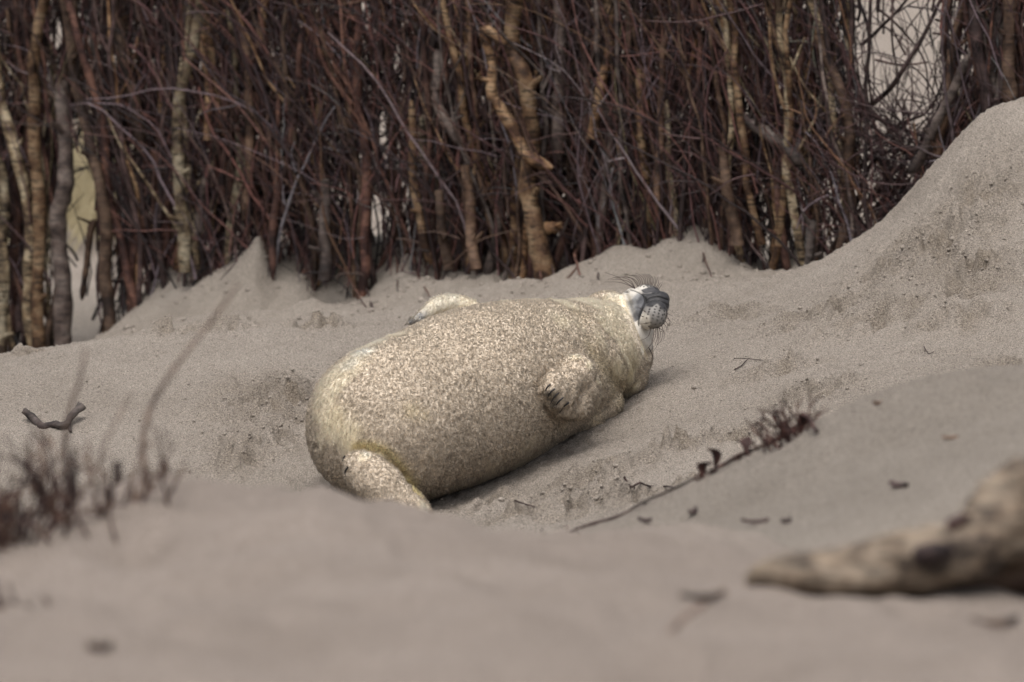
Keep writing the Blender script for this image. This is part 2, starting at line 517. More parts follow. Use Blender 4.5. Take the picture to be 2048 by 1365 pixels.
def build_ground():
    xs = np.concatenate([-np.geomspace(400, 1.9, 26), np.arange(-1.80, 1.8001, 0.0056), np.geomspace(1.9, 400, 26)])
    ys = np.concatenate([-np.geomspace(60, 1, 8), np.arange(0, 4.6, 0.25), np.arange(4.6, 9.2, 0.022), np.arange(9.2, 14.3, 0.0074), np.arange(14.3, 17.2, 0.022), np.arange(17.2, 24, 0.12), np.geomspace(24, 500, 30)])
    X, Y = np.meshgrid(xs, ys)
    shp = X.shape
    x, y = X.ravel(), Y.ravel()
    z = height(x, y)
    V = np.stack([x, y, z], -1)
    ny, nx = shp
    idx = np.arange(ny * nx).reshape(ny, nx)
    F = np.stack([idx[:-1, :-1], idx[:-1, 1:], idx[1:, 1:], idx[1:, :-1]], -1).reshape(-1, 4)
    pale = smooth(17.0, 18.2, y)[:, None]
    damp = rough_mask(x, y) * (0.55 + 0.9 * noise2(x * 30, y * 22, 90))
    damp = np.clip(damp, 0, 1)[:, None]
    pink = smooth(8.6, 7.6, y)[:, None]
    c = (1 - pale) * np.array([1, 1, 1.0]) + pale * np.array([1.10, 1.08, 1.08])
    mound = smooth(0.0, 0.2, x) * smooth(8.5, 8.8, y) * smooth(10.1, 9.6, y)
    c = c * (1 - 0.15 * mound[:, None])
    c = c * (1 - damp * np.array([0.26, 0.29, 0.34]))
    c = c * ((1 - pink) + pink * np.array([1.0, 0.96, 0.97]))
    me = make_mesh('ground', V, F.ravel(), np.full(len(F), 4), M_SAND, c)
    link('ground', me, kind='structure')


build_ground()

# ------------------------------------------------------------------ sand clods (uncountable crumbs)
def ico():
    bm = bmesh.new()
    bmesh.ops.create_icosphere(bm, subdivisions=1, radius=1.0)
    V = np.array([v.co[:] for v in bm.verts]); F = np.array([[v.index for v in f.verts] for f in bm.faces])
    bm.free()
    return V, F


def build_clods():
    IV, IF = ico()
    pts = []
    for (cx, cy, rx, ry) in ROUGH_W:
        n = int(240 * rx * ry / 0.03)
        n = min(n, 420)
        q = RNG.normal(0, 0.62, (n, 2)) * [rx, ry] + [cx, cy]
        r = RNG.gamma(1.5, 0.0008, n) + 0.0009
        pts.append(np.column_stack([q, r]))
    n = 1500
    q = np.column_stack([RNG.uniform(-1.2, 1.25, n), RNG.uniform(9.8, 14.2, n), RNG.gamma(2.0, 0.0006, n) + 0.001])
    pts.append(q)
    q = np.column_stack([RNG.uniform(-1.2, 1.0, 700), RNG.uniform(14.2, 15.9, 700), RNG.gamma(2.0, 0.0016, 700) + 0.002])
    pts.append(q)
    p = np.vstack(pts)
    z = height(p[:, 0], p[:, 1]) + p[:, 2] * 0.3
    n = len(p)
    sc = p[:, 2][:, None, None] * RNG.uniform(0.85, 1.15, (n, len(IV), 1)) * RNG.uniform(0.8, 1.3, (n, 1, 3)) * [1.1, 1.1, 0.75]
    V = IV[None] * sc + np.stack([p[:, 0], p[:, 1], z], -1)[:, None, :]
    F = IF[None] + (np.arange(n) * len(IV))[:, None, None]
    V = V.reshape(-1, 3); F = F.reshape(-1, 3)
    me = make_mesh('sand_clods', V, F.ravel(), np.full(len(F), 3), M_CLOD, np.full((len(V), 3), 0.84))
    link('sand_clods', me, kind='stuff', label='small crumbs and clods of damp sand scattered over the slope', category='sand')


build_clods()

# ------------------------------------------------------------------ seal pup
BODY = [(775, 852, 11.88, 163), (850, 825, 11.98, 169), (950, 786, 12.12, 171), (1050, 750, 12.28, 150), (1130, 726, 12.42, 126), (1180, 708, 12.52, 111), (1205, 700, 12.58, 101)]
body_pts = np.array([[*P(a, b, c), r * c / FPX] for a, b, c, r in BODY])
body_s = spline(body_pts, 60)


def hit_spheres(px, py):
    o, d = ray(px, py)
    best = None
    for s in body_s:
        oc = Vector(s[:3]) - o
        t = oc.dot(d)
        q = oc.length_squared - t * t
        if q < s[3] ** 2:
            tt = t - math.sqrt(s[3] ** 2 - q)
            if best is None or tt < best:
                best = tt
    return None if best is None else (o + d * best)


def build_seal():
    sph = [tuple(s) for s in body_s]

    def S(px, py, Y, r):
        sph.append((*P(px, py, Y), r * Y / FPX))

    def chain(rows, n):
        for q in spline(rows, n):
            S(*q)

    def on(px, py, out=0.0):
        h = hit_spheres(px, py)
        return h.y - out - 0.018
    S(1238, 742, 12.54, 60); S(1236, 690, 12.56, 68); S(1215, 640, 12.60, 58)
    S(1190, 800, 12.42, 60); S(1160, 820, 12.36, 55)
    # face and muzzle (chin up)
    chain([(1232, 650, 12.58, 62), (1256, 640, 12.57, 46), (1280, 628, 12.56, 36)], 6)
    S(1268, 603, 12.56, 27); S(1274, 640, 12.55, 30); S(1288, 668, 12.555, 19); S(1284, 690, 12.55, 20)
    S(1309, 633, 12.515, 24); S(1312, 625, 12.52, 24); S(1301, 640, 12.52, 20)
    S(1290, 592, 12.60, 24); S(1300, 595, 12.60, 24)
    S(1316, 604, 12.56, 23); S(1318, 612, 12.555, 22); S(1322, 600, 12.57, 18); S(1303, 612, 12.56, 28)
    # near fore flipper, folded against the flank
    for px, py, r, k in ((1152, 748, 40, 0.014), (1160, 778, 42, 0.012), (1150, 805, 38, 0.012), (1130, 770, 34, 0.016), (1122, 790, 32, 0.018), (1112, 778, 26, 0.022), (1108, 766, 22, 0.024), (1112, 798, 24, 0.022), (1125, 812, 24, 0.020), (1102, 780, 18, 0.026), (1138, 822, 20, 0.016)):
        S(px, py, on(px, py, k), r)
    # far fore flipper, over the back edge
    chain([(945, 614, 12.27, 14), (915, 609, 12.27, 18), (888, 609, 12.26, 19), (860, 621, 12.24, 16), (838, 637, 12.22, 11), (818, 646, 12.21, 6)], 14)
    # hind flippers, folded together and hanging down
    yb = 11.70
    chain([(712, 925, yb, 22), (728, 943, yb - .01, 40), (752, 965, yb - .02, 46), (783, 994, yb - .03, 46), (812, 1022, yb - .04, 40), (838, 1050, yb - .05, 30), (860, 1075, yb - .06, 16)], 26)
    chain([(812, 985, yb + .02, 18), (832, 1003, yb + .01, 20), (848, 1030, yb, 18), (856, 1055, yb, 12)], 10)
    bm = bmesh.new()
    for x, y, z, r in sph:
        bmesh.ops.create_icosphere(bm, subdivisions=4 if r > 0.05 else 3, radius=r, matrix=Matrix.Translation((x, y, z)))
    me0 = bpy.data.meshes.new('tmp')
    bm.to_mesh(me0); bm.free()
    ob = bpy.data.objects.new('tmp', me0); COL.objects.link(ob)
    rm = ob.modifiers.new('r', 'REMESH'); rm.mode = 'VOXEL'; rm.voxel_size = 0.0034; rm.use_smooth_shade = True
    smo = ob.modifiers.new('s', 'SMOOTH'); smo.factor = 0.5; smo.iterations = 10
    dg = bpy.context.evaluated_depsgraph_get()
    me = bpy.data.meshes.new_from_object(ob.evaluated_get(dg), depsgraph=dg)
    bpy.data.objects.remove(ob); bpy.data.meshes.remove(me0)
    # finer faces on the bare muzzle
    bm = bmesh.new(); bm.from_mesh(me)
    M0 = Vector(P(1298, 615, 12.55))
    ed = [e for e in bm.edges if (e.verts[0].co - M0).length < 0.062 and (e.verts[1].co - M0).length < 0.062]
    bmesh.ops.subdivide_edges(bm, edges=ed, cuts=1, use_grid_fill=True)
    bmesh.ops.triangulate(bm, faces=bm.faces[:])
    bm.normal_update()
    bvh = BVHTree.FromBMesh(bm)
    V = np.array([v.co[:] for v in bm.verts])
    Nn = np.array([v.normal[:] for v in bm.verts])
    F = np.array([[v.index for v in f.verts] for f in bm.faces])
    bm.free(); bpy.data.meshes.remove(me)
    m_px = 12.2 / FPX

    def H(px, py):
        o, d = ray(px, py)
        for dx, dy in ((0, 0), (-3, 3), (-6, 6), (3, 6), (-10, 4), (0, 12), (6, -6), (-14, 8)):
            o, d = ray(px + dx, py + dy)
            loc, nrm, i, dist = bvh.ray_cast(o, d)
            if loc is not None and dist < 13.6:
                return np.array(loc)
        return P(px, py, 12.4)

    def line(pts, n=30):
        return np.array([H(*q) for q in spline(pts, n)])

    def dist_to(V, L):
        best = np.full(len(V), 9.0)
        for i in range(len(L) - 1):
            a, b = L[i], L[i + 1]
            ab = b - a
            t = np.clip(((V - a) @ ab) / (ab @ ab + 1e-12), 0, 1)
            best = np.minimum(best, np.linalg.norm(V - (a + t[:, None] * ab), axis=1))
        return best

    # skin folds
    def groove(pts, w, depth, n=30):
        d = dist_to(V, line(pts, n))
        V[:] -= Nn * (depth * np.exp(-(d / w) ** 2))[:, None]
        return d
    d_fold = groove([(1250, 590), (1262, 625), (1276, 660), (1290, 690), (1300, 712)], 0.008, 0.008)
    groove([(1150, 612), (1172, 660), (1196, 710), (1224, 752), (1250, 790)], 0.02, 0.007)
    groove([(1205, 600), (1226, 650), (1250, 700), (1275, 745)], 0.013, 0.004)
    groove([(716, 900), (760, 905), (795, 935), (820, 970), (850, 1000)], 0.010, 0.008)
    groove([(1095, 742), (1078, 780), (1092, 815), (1120, 842)], 0.008, 0.006)
    groove([(1196, 745), (1206, 790), (1190, 830)], 0.010, 0.005)
    d_mouth = groove([(1254, 578), (1272, 583), (1287, 592), (1291, 603), (1284, 620), (1278, 636), (1278, 652)], 0.0022, 0.0035, 60)
    d_n1 = groove([(1291, 603), (1302, 596), (1318, 594), (1336, 600)], 0.0020, 0.0022, 50)
    d_n2 = groove([(1293, 606), (1308, 603), (1324, 604), (1338, 612)], 0.0015, 0.0012, 50)
    d_n3 = groove([(1290, 590), (1300, 586), (1312, 588), (1322, 582)], 0.0015, 0.0012, 50)
    V[:] += Nn * (0.004 * noise3(V * 16, 21) + 0.0012 * noise3(V * 45, 22))[:, None]
    _s = (V - P(1256, 640, 12.5)) @ (np.array([0.93, 0.0, 0.36]) / 0.997)
    V[:] += Nn * ((1 - smooth(-0.02, 0.0, _s)) * (0.0036 * noise3(V * 150, 23) + 0.0012 * noise3(V * 70, 24)))[:, None]
    # keep the body resting on the sand, not through it
    # ---- colours
    SANDC = np.array([0.655, 0.565, 0.455]); CREAM = np.array([0.95, 0.85, 0.69]); WHITE = np.array([0.92, 0.86, 0.74]); YEL = np.array([0.84, 0.72, 0.38])

    def paint_masks(V):
        n0 = noise3(V * 22, 30) * 0.9 + noise3(V * 60, 31) * 0.6
        clean = np.zeros(len(V)); white = np.zeros(len(V)); yel = np.zeros(len(V))

        def blob(arr, px, py, r, s=1.0):
            d = np.linalg.norm(V - H(px, py), axis=1) / (r * m_px)
            arr[:] = np.maximum(arr, s * np.exp(-d * d))
        for q in ((690, 735, 50, .9), (660, 770, 48, 1), (645, 815, 45, .95), (660, 850, 45, .9), (690, 870, 36, .9), (740, 690, 46, .8), (790, 660, 36, .6), (640, 880, 30, .6),
                  (1130, 606, 34, .8), (1180, 604, 48, 1), (1220, 612, 54, 1), (1238, 650, 50, 1), (1255, 690, 48, 1), (1268, 730, 42, 1), (1215, 650, 40, .8), (1240, 600, 40, 1), (1070, 602, 26, .5),
                  (1225, 780, 34, .4), (1195, 820, 34, .35), (1120, 868, 34, .35), (1040, 925, 40, .45), (960, 965, 40, .35), (1090, 885, 40, .45), (1160, 650, 34, .5), (1200, 680, 34, .6), (1235, 740, 34, .6), (1120, 640, 44, .55), (980, 940, 60, .45), (1060, 890, 60, .45), (1130, 850, 50, .45), (900, 990, 50, .4), (1200, 790, 44, .5), (1010, 603, 24, .4), (1000, 612, 20, .3), (830, 640, 30, .4), (1150, 712, 14, .9), (1180, 730, 12, .7), (1195, 760, 12, .6), (730, 912, 14, .9), (760, 912, 10, .8), (705, 905, 22, .9),  # lower flank: yellowish cream coat, also tinted up for light bounced off the sand
                  (845, 1010, 16, .9), (760, 1000, 14, .4), (940, 606, 24, 1), (912, 600, 24, 1), (885, 603, 24, 1), (870, 612, 22, 1), (855, 622, 16, .9), (1200, 720, 20, .3), (1270, 770, 20, .5)):
            blob(clean, *q)
        for q in ((725, 705, 34, 1), (700, 728, 28, 1), (760, 682, 28, .8), (905, 597, 26, 1), (880, 604, 24, 1), (858, 618, 20, 1), (930, 604, 16, .6), (735, 908, 12, 1), (848, 1015, 14, 1), (1225, 592, 26, .6), (1250, 640, 20, .5), (1285, 700, 16, .9), (1296, 690, 14, .9)):
            blob(white, *q)
        dl = dist_to(V, line([(712, 892), (760, 900), (795, 930), (815, 962), (838, 985)], 20))
        yel = np.maximum(yel, 1.5 * np.exp(-(dl / 0.014) ** 2))
        dl = dist_to(V, line([(1252, 600), (1264, 640), (1280, 680), (1296, 715)], 16))
        yel = np.maximum(yel, 0.75 * np.exp(-(dl / 0.007) ** 2))
        dl = dist_to(V, line([(1185, 700), (1225, 745), (1262, 780)], 12))
        yel = np.maximum(yel, 0.40 * np.exp(-(dl / 0.03) ** 2))
        for q in ((1240, 760, 40, .5), (1262, 745, 30, .7), (825, 822, 18, .45), (850, 830, 12, .35), (675, 840, 34, .35), (700, 870, 30, .4), (1150, 620, 40, .2), (1060, 915, 26, .3), (1245, 800, 24, .4), (1195, 845, 24, .3), (790, 935, 8, 1.0)):
            blob(yel, *q)
        clean = np.clip(clean * 1.25 + n0 * 0.3 * (clean > 0.05), 0, 1)
        return clean, white, np.clip(yel, 0, 1.6), n0

    def fur_colour(V):
        clean, white, yel, n0 = paint_masks(V)
        c = SANDC[None] * (1 + 0.07 * n0)[:, None]
        under = smooth(0.10, 0.0, V[:, 2] + 0.10 - 0.0)  # unused tint
        k = smooth(0.2, 0.75, clean)[:, None]
        c = c * (1 - k) + CREAM * k
        k = (smooth(0.3, 0.9, white))[:, None]
        c = c * (1 - k) + WHITE * k
        k = (yel * 0.5)[:, None]
        c = c * (1 - k) + YEL * k
        hb = np.linalg.norm(V - H(790, 938), axis=1)
        k = (0.8 * np.exp(-(hb / 0.008) ** 2))[:, None]
        c = c * (1 - k) + np.array([0.18, 0.12, 0.03]) * k
        for px_, py_, r_, c_ in ((845, 632, 12, (0.45, 0.46, 0.47)), (826, 643, 13, (0.17, 0.17, 0.175)), (1096, 788, 7, (0.15, 0.125, 0.1)), (1108, 806, 8, (0.15, 0.125, 0.1)), (1120, 822, 6, (0.15, 0.125, 0.1))):
            k = (0.8 * np.exp(-(np.linalg.norm(V - H(px_, py_), axis=1) / (r_ * m_px)) ** 2))[:, None]
            c = c * (1 - k) + np.array(c_) * k
        return np.clip(c, 0.01, 0.95), clean

    # bare muzzle colours
    LM = [(1318, 600, 'n', 1), (1330, 603, 'n', 1), (1303, 607, 'n', 1), (1297, 597, 'n', 1), (1333, 592, 'n', 1), (1325, 615, 'n', .9), (1290, 586, 'd', 1), (1305, 584, 'd', 1), (1318, 586, 'n', 1), (1334, 618, 'n', .9),
          (1282, 574, 'w', .8), (1300, 571, 'p', 1), (1315, 577, 'd', 1), (1272, 577, 'w', 1),
          (1305, 640, 'p', 1), (1318, 630, 'p', 1), (1304, 624, 'p', 1), (1316, 618, 'p', .8), (1325, 625, 'p', .7), (1311, 652, 'p', 1), (1320, 645, 'p', .8), (1296, 640, 'w', 1), (1286, 648, 'w', 1.2), (1288, 632, 'w', .9), (1292, 622, 'p', .8),
          (1265, 590, 'w', 1), (1260, 584, 'w', 1), (1272, 596, 'j', 1), (1280, 602, 'g', 1), (1276, 612, 'g', 1), (1268, 610, 'j', 1), (1272, 628, 'g', .9), (1266, 622, 'j', .9), (1280, 668, 'w', 1), (1290, 675, 'w', 1.2), (1298, 690, 'w', 1), (1300, 665, 'w', .8)]
    PC = {'n': (0.030, 0.029, 0.030), 'd': (0.05, 0.048, 0.05), 'p': (0.19, 0.178, 0.165), 'w': (0.47, 0.44, 0.39), 'j': (0.22, 0.22, 0.22), 'g': (0.085, 0.085, 0.09)}
    LP = [(H(a, b), np.array(PC[c]), w) for a, b, c, w in LM]
    B0 = P(1256, 640, 12.5); nd = np.array([0.93, 0.0, 0.36]); nd /= np.linalg.norm(nd)

    def bare_mask(V):
        s = (V - B0) @ nd
        near = np.linalg.norm(V - np.array(M0), axis=1)
        return smooth(0.000, 0.016, s) * smooth(0.115, 0.09, near)

    def muzzle_colour(V):
        acc = np.zeros((len(V), 3)); ws = np.full(len(V), 1e-9)
        for p, c, w in LP:
            k = w * np.exp(-(np.linalg.norm(V - p, axis=1) / 0.0052) ** 2) + 1e-7
            acc += c * k[:, None]; ws += k
        c = acc / ws[:, None]
        c *= (1 + 0.35 * noise3(V * 300, 40))[:, None]
        return c
    sel = np.linalg.norm(V - np.array(M0), axis=1) < 0.2
    col, clean = fur_colour(V)
    bm_ = np.zeros(len(V)); bm_[sel] = bare_mask(V[sel])
    mc = np.zeros((len(V), 3)); mc[sel] = muzzle_colour(V[sel])
    for d, w, s in ((d_mouth, 0.0017, .95), (d_n1, 0.0015, .8), (d_n2, 0.0012, .6), (d_n3, 0.0012, .6)):
        mc *= (1 - s * np.exp(-(d / w) ** 2))[:, None]
    dots = [(675, 632), (740, 640), (800, 660), (850, 640), (670, 690), (722, 683), (775, 703), (830, 690), (700, 730), (750, 600), (808, 617), (860, 597), (765, 563), (815, 580), (708, 530), (770, 530), (825, 545), (880, 550),
            (700, 560), (785, 495), (835, 515), (885, 515), (740, 490), (690, 590), (880, 590), (868, 660), (620, 240), (650, 232), (680, 226), (710, 226), (740, 232), (770, 245), (795, 262), (600, 255), (640, 260), (680, 255), (720, 260)]
    for (a, b) in dots:
        p = H(1180 + a / 5.935, 530 + b / 5.935)
        d = np.linalg.norm(V - p, axis=1)
        mc *= (1 - 0.95 * np.exp(-(d / 0.0025) ** 4))[:, None]
    col = col * (1 - bm_[:, None]) + np.clip(mc, 0.008, .9) * bm_[:, None]
    # pale blue-grey skin at the far flipper tip, dark webbing under the near one
    for px, py, r, c in ((840, 636, 14, (0.42, 0.43, 0.44)), (824, 645, 12, (0.16, 0.165, 0.17)), (1098, 790, 9, (0.10, 0.085, 0.07)), (1110, 812, 9, (0.10, 0.085, 0.07))):
        k = np.exp(-(np.linalg.norm(V - H(px, py), axis=1) / (r * m_px)) ** 2)[:, None]
        col = col * (1 - k) + np.array(c) * k

    root = empty('seal_pup', tuple(P(960, 930, 12.15)), category='seal', label='plump cream seal pup dusted with sand, lying on its back with its chin up')
    bpy.context.view_layer.update()
    R0 = np.array(root.location)

    def part(name, me, **k):
        o = link(name, me, root, **k)
        o.location = tuple(-R0)
        return o
    me = make_mesh('body', V, F.ravel(), np.full(len(F), 3), M_COAT, col)
    at = me.attributes.new('bare', 'FLOAT', 'POINT')
    at.data.foreach_set('value', bm_.astype(np.float32))
    part('body', me)

    # ---- fur: short tufts, matted with sand
    tri = V[F]
    e1, e2 = tri[:, 1] - tri[:, 0], tri[:, 2] - tri[:, 0]
    cr = np.cross(e1, e2); ar = np.linalg.norm(cr, axis=1) / 2
    fn = cr / (2 * ar[:, None] + 1e-15)
    cen = tri.mean(1)
    tocam = np.array([0, 0, CAM_Z]) - cen
    tocam /= np.linalg.norm(tocam, axis=1)[:, None]
    facing = (fn * tocam).sum(1)
    w = ar * np.where(facing > -0.45, 1.0, 0.15)
    w[bare_mask(cen) > 0.75] = 0
    NT = 270000
    pick = RNG.choice(len(F), NT, p=w / w.sum())
    r1, r2 = np.sqrt(RNG.random(NT)), RNG.random(NT)
    P0 = tri[pick, 0] * (1 - r1)[:, None] + tri[pick, 1] * (r1 * (1 - r2))[:, None] + tri[pick, 2] * (r1 * r2)[:, None]
    # interpolate the smooth normal
    n0 = Nn[F[pick, 0]] * (1 - r1)[:, None] + Nn[F[pick, 1]] * (r1 * (1 - r2))[:, None] + Nn[F[pick, 2]] * (r1 * r2)[:, None]
    n0 /= np.linalg.norm(n0, axis=1)[:, None]
    c, clean = fur_colour(P0)
    kc = smooth(0.25, 0.7, clean)
    ax = body_pts[0, :3] - body_pts[-1, :3]; ax /= np.linalg.norm(ax)   # head -> tail
    down = np.array([0.15, -0.25, -0.55])
    flow = ax * 0.8 + down
    flow = flow - n0 * (n0 @ flow if False else (n0 * flow).sum(1))[:, None]
    flow /= np.linalg.norm(flow, axis=1)[:, None] + 1e-9
    cl = np.stack([noise3(P0 * 200, 50 + i) for i in range(3)], -1) * 2
    cl2 = np.stack([noise3(P0 * 300, 60 + i) for i in range(3)], -1) * 2
    rnd = RNG.normal(0, 1, (NT, 3))
    s = (1 - kc)[:, None]
    d = n0 * (0.50 * (1 - s) + 0.75 * s) + flow * (0.85 * (1 - s) + 0.40 * s) + cl * (0.25 + 0.42 * s) + cl2 * (0.2 + 0.6 * s) + rnd * (0.14 + 0.16 * s)
    dn = (d * n0).sum(1)
    d += n0 * (np.maximum(0.12 - dn, 0))[:, None]
    d /= np.linalg.norm(d, axis=1)[:, None]
    ln = (RNG.uniform(0.0028, 0.0056, NT) * (1 + 1.1 * kc)) * (1 - 0.30 * (1 - kc) * (noise3(P0 * 170, 70) * 2))
    # short near the face edge and on the flippers
    ln *= 1 - 0.75 * smooth(-0.012, 0.004, (P0 - B0) @ nd) * (np.linalg.norm(P0 - np.array(M0), axis=1) < 0.12)
    wd = RNG.uniform(0.0005, 0.0010, NT) * (1 - 0.35 * kc)
    side = np.cross(d, n0 + 0.25 * rnd); side /= np.linalg.norm(side, axis=1)[:, None] + 1e-9
    bend = d + flow * 0.25; bend /= np.linalg.norm(bend, axis=1)[:, None]
    a = P0 - side * wd[:, None]; b = P0 + side * wd[:, None]
    m1 = P0 + d * (ln * 0.6)[:, None]
    ma, mb = m1 - side * (wd * 0.8)[:, None], m1 + side * (wd * 0.8)[:, None]
    t = m1 + bend * (ln * 0.5)[:, None]
    VV = np.stack([a, b, mb, t, ma], 1).reshape(-1, 3)
    base = np.arange(NT) * 5
    FF = np.stack([base, base + 1, base + 2, base + 3, base + 4], -1)
    # the base colour of each tuft: grains of sand lighter and darker, clean hair warm
    g = RNG.uniform(-1, 1, NT)
    cc = c * (1 + (0.42 * (1 - kc) + 0.10 * kc) * g)[:, None]
    cc = np.repeat(np.clip(cc, 0.01, 0.95), 5, axis=0)
    me = make_mesh('fur', VV, FF.ravel(), np.full(NT, 5), M_FUR, cc, shade=False)
    at = me.attributes.new('lie', 'FLOAT_VECTOR', 'POINT')
    at.data.foreach_set('vector', np.repeat(n0, 5, axis=0).astype(np.float32).ravel())
    part('fur', me, kind='stuff')

    # ---- whiskers
    mw, nt, b_ = new_mat('whisker')
    b_.inputs['Base Color'].default_value = (0.045, 0.03, 0.025, 1); b_.inputs['Roughness'].default_value = 0.4
    Z = lambda a, b: (1180 + a / 5.935, 530 + b / 5.935)
    near = [[(715, 735), (712, 800), (680, 860), (600, 900)], [(755, 745), (758, 820), (735, 920), (660, 1020)], [(775, 745), (780, 840), (740, 930), (690, 990)], [(800, 735), (812, 840), (800, 950), (745, 1035)], [(790, 740), (800, 860), (770, 960)],
            [(845, 705), (868, 790), (850, 890), (800, 950)], [(855, 715), (882, 800), (872, 900)], [(870, 690), (905, 740), (915, 800)], [(885, 660), (922, 710), (912, 780)], [(893, 625), (940, 650), (962, 690)], [(900, 600), (935, 640), (948, 715)],
            [(905, 575), (945, 590), (985, 612)], [(700, 985), (735, 1060), (750, 1190)], [(705, 1000), (748, 1090), (745, 1150)], [(700, 690), (640, 700), (560, 705)], [(720, 800), (650, 850), (610, 900)], [(720, 920), (690, 1000), (630, 1040)], [(640, 620), (590, 600), (560, 590)], [(660, 560), (600, 520), (560, 500)], [(820, 735), (835, 830), (820, 900)]]
    farw = [[(545, 268), (450, 240), (330, 205), (165, 205)], [(555, 262), (430, 215), (320, 140), (175, 92)], [(575, 250), (470, 180), (330, 150), (210, 175)], [(590, 245), (500, 165), (380, 135), (270, 150)], [(600, 240), (530, 175), (420, 150), (300, 165)],
            [(615, 236), (560, 165), (500, 130), (430, 120)], [(630, 230), (580, 160), (520, 125), (470, 128)], [(645, 226), (610, 165), (560, 125), (500, 122)], [(660, 224), (640, 170), (590, 120), (540, 100)], [(680, 222), (660, 165), (630, 125), (600, 105)], [(695, 222), (685, 170), (655, 125), (625, 108)],
            [(712, 224), (705, 170), (675, 125), (650, 105)], [(728, 228), (722, 170), (700, 130), (680, 110)], [(742, 232), (740, 175), (720, 130), (690, 112)], [(756, 236), (756, 185), (735, 140)], [(772, 244), (776, 200), (760, 135)], [(785, 250), (790, 200), (778, 150)], [(800, 258), (812, 215), (800, 150)],
            [(828, 278), (848, 240), (862, 198)], [(815, 268), (830, 225), (850, 210)], [(570, 255), (470, 205), (350, 175), (240, 180)]]
    k = 0
    for grp, dy in ((near, -0.03), (farw, 0.02)):
        for pts in grp:
            q = [Z(*p) for p in pts]
            s0 = H(*q[0])
            rows = [s0] + [P(qq[0], qq[1], s0[1] + dy * (i + 1) / len(q) + random.uniform(-.004, .004)) for i, qq in enumerate(q[1:])]
            n = 9
            path = spline(rows, n)
            me = Tubes().add(path, np.linspace(0.0008, 0.0003, n), 4).mesh('whisker', mw)
            part('whisker', me)
            k += 1
    # ---- claws
    mcl, nt, b_ = new_mat('claw')
    b_.inputs['Base Color'].default_value = (0.03, 0.028, 0.028, 1); b_.inputs['Roughness'].default_value = 0.45
    for pts in ([(1101, 772), (1094, 778), (1088, 790)], [(1110, 780), (1101, 788), (1094, 800)], [(1118, 788), (1108, 798), (1100, 812)], [(1126, 798), (1116, 808), (1108, 822)], [(1138, 808), (1128, 816), (1118, 830)], [(690, 915), (686, 925), (688, 935)], [(696, 938), (690, 946), (692, 956)]):
        rows = []
        for i, q in enumerate(pts):
            h = H(*q)
            rows.append(h + np.array([0, -0.009, 0.004]))
        path = spline(rows, 7)
        me = Tubes().add(path, np.array([.0018, .0021, .0020, .0018, .0014, .0010, .0003]), 6).mesh('claw', mcl)
        part('claw', me)


build_seal()

# ------------------------------------------------------------------ brushwood fence
fence = empty('brushwood_fence', (0, 15.45, -0.1), category='fence', label='tall dark fence of upright birch stems and tangled brushwood stuck in the sand')
F0 = np.array(fence.location)


def fpart(name, me, **k):
    o = link(name, me, fence, **k)
    o.location = tuple(-F0)
    return o


def FP(px, py, off=0.0):
    """a point in the plane of the fence"""
    Y = 15.45
    for _ in range(12):
        x = (px - 1024) / FPX * Y
        Y = float(fence_y(x)) + off
    return P(px, py, Y)


def to_px(p):
    x, y, z = p[:, 0], p[:, 1], p[:, 2] - CAM_Z
    dep = y * CP - z * SP
    up = y * SP + z * CP
    return 1024 + FPX * x / dep, 682.5 - FPX * up / dep


ZONES = [(128, 190, 310, 640), (738, 764, 400, 512), (114, 124, 40, 110), (176, 185, 70, 105), (758, 772, 230, 300), (454, 466, 375, 420), (1488, 1500, 190, 250), (1554, 1566, 375, 410), (1534, 1542, 440, 490), (1368, 1377, 255, 282), (795, 804, 120, 160), (1715, 1728, 100, 160), (1722, 1738, 300, 350), (476, 484, 0, 22), (1238, 1246, 90, 110), (262, 270, 290, 310), (1712, 1722, 380, 440), (1742, 1878, -200, 230), (1657, 1667, 360, 395)]


def in_zone(path):
    a, b = to_px(path)
    for x0, x1, y0, y1 in ZONES:
        if ((a > x0) & (a < x1) & (b > y0) & (b < y1)).any():
            return True
    return False


def wavy(path, amp, rg):
    n = len(path)
    t = np.linspace(0, 1, n)
    L = np.linalg.norm(path[-1] - path[0])
    for f in (1.3, 2.9, 6.1):
        a = amp / f
        path = path + np.stack([a * np.sin(2 * math.pi * (f * t * L + rg.random())), a * 0.6 * np.sin(2 * math.pi * (f * t * L + rg.random())), 0 * t], -1)
    return path


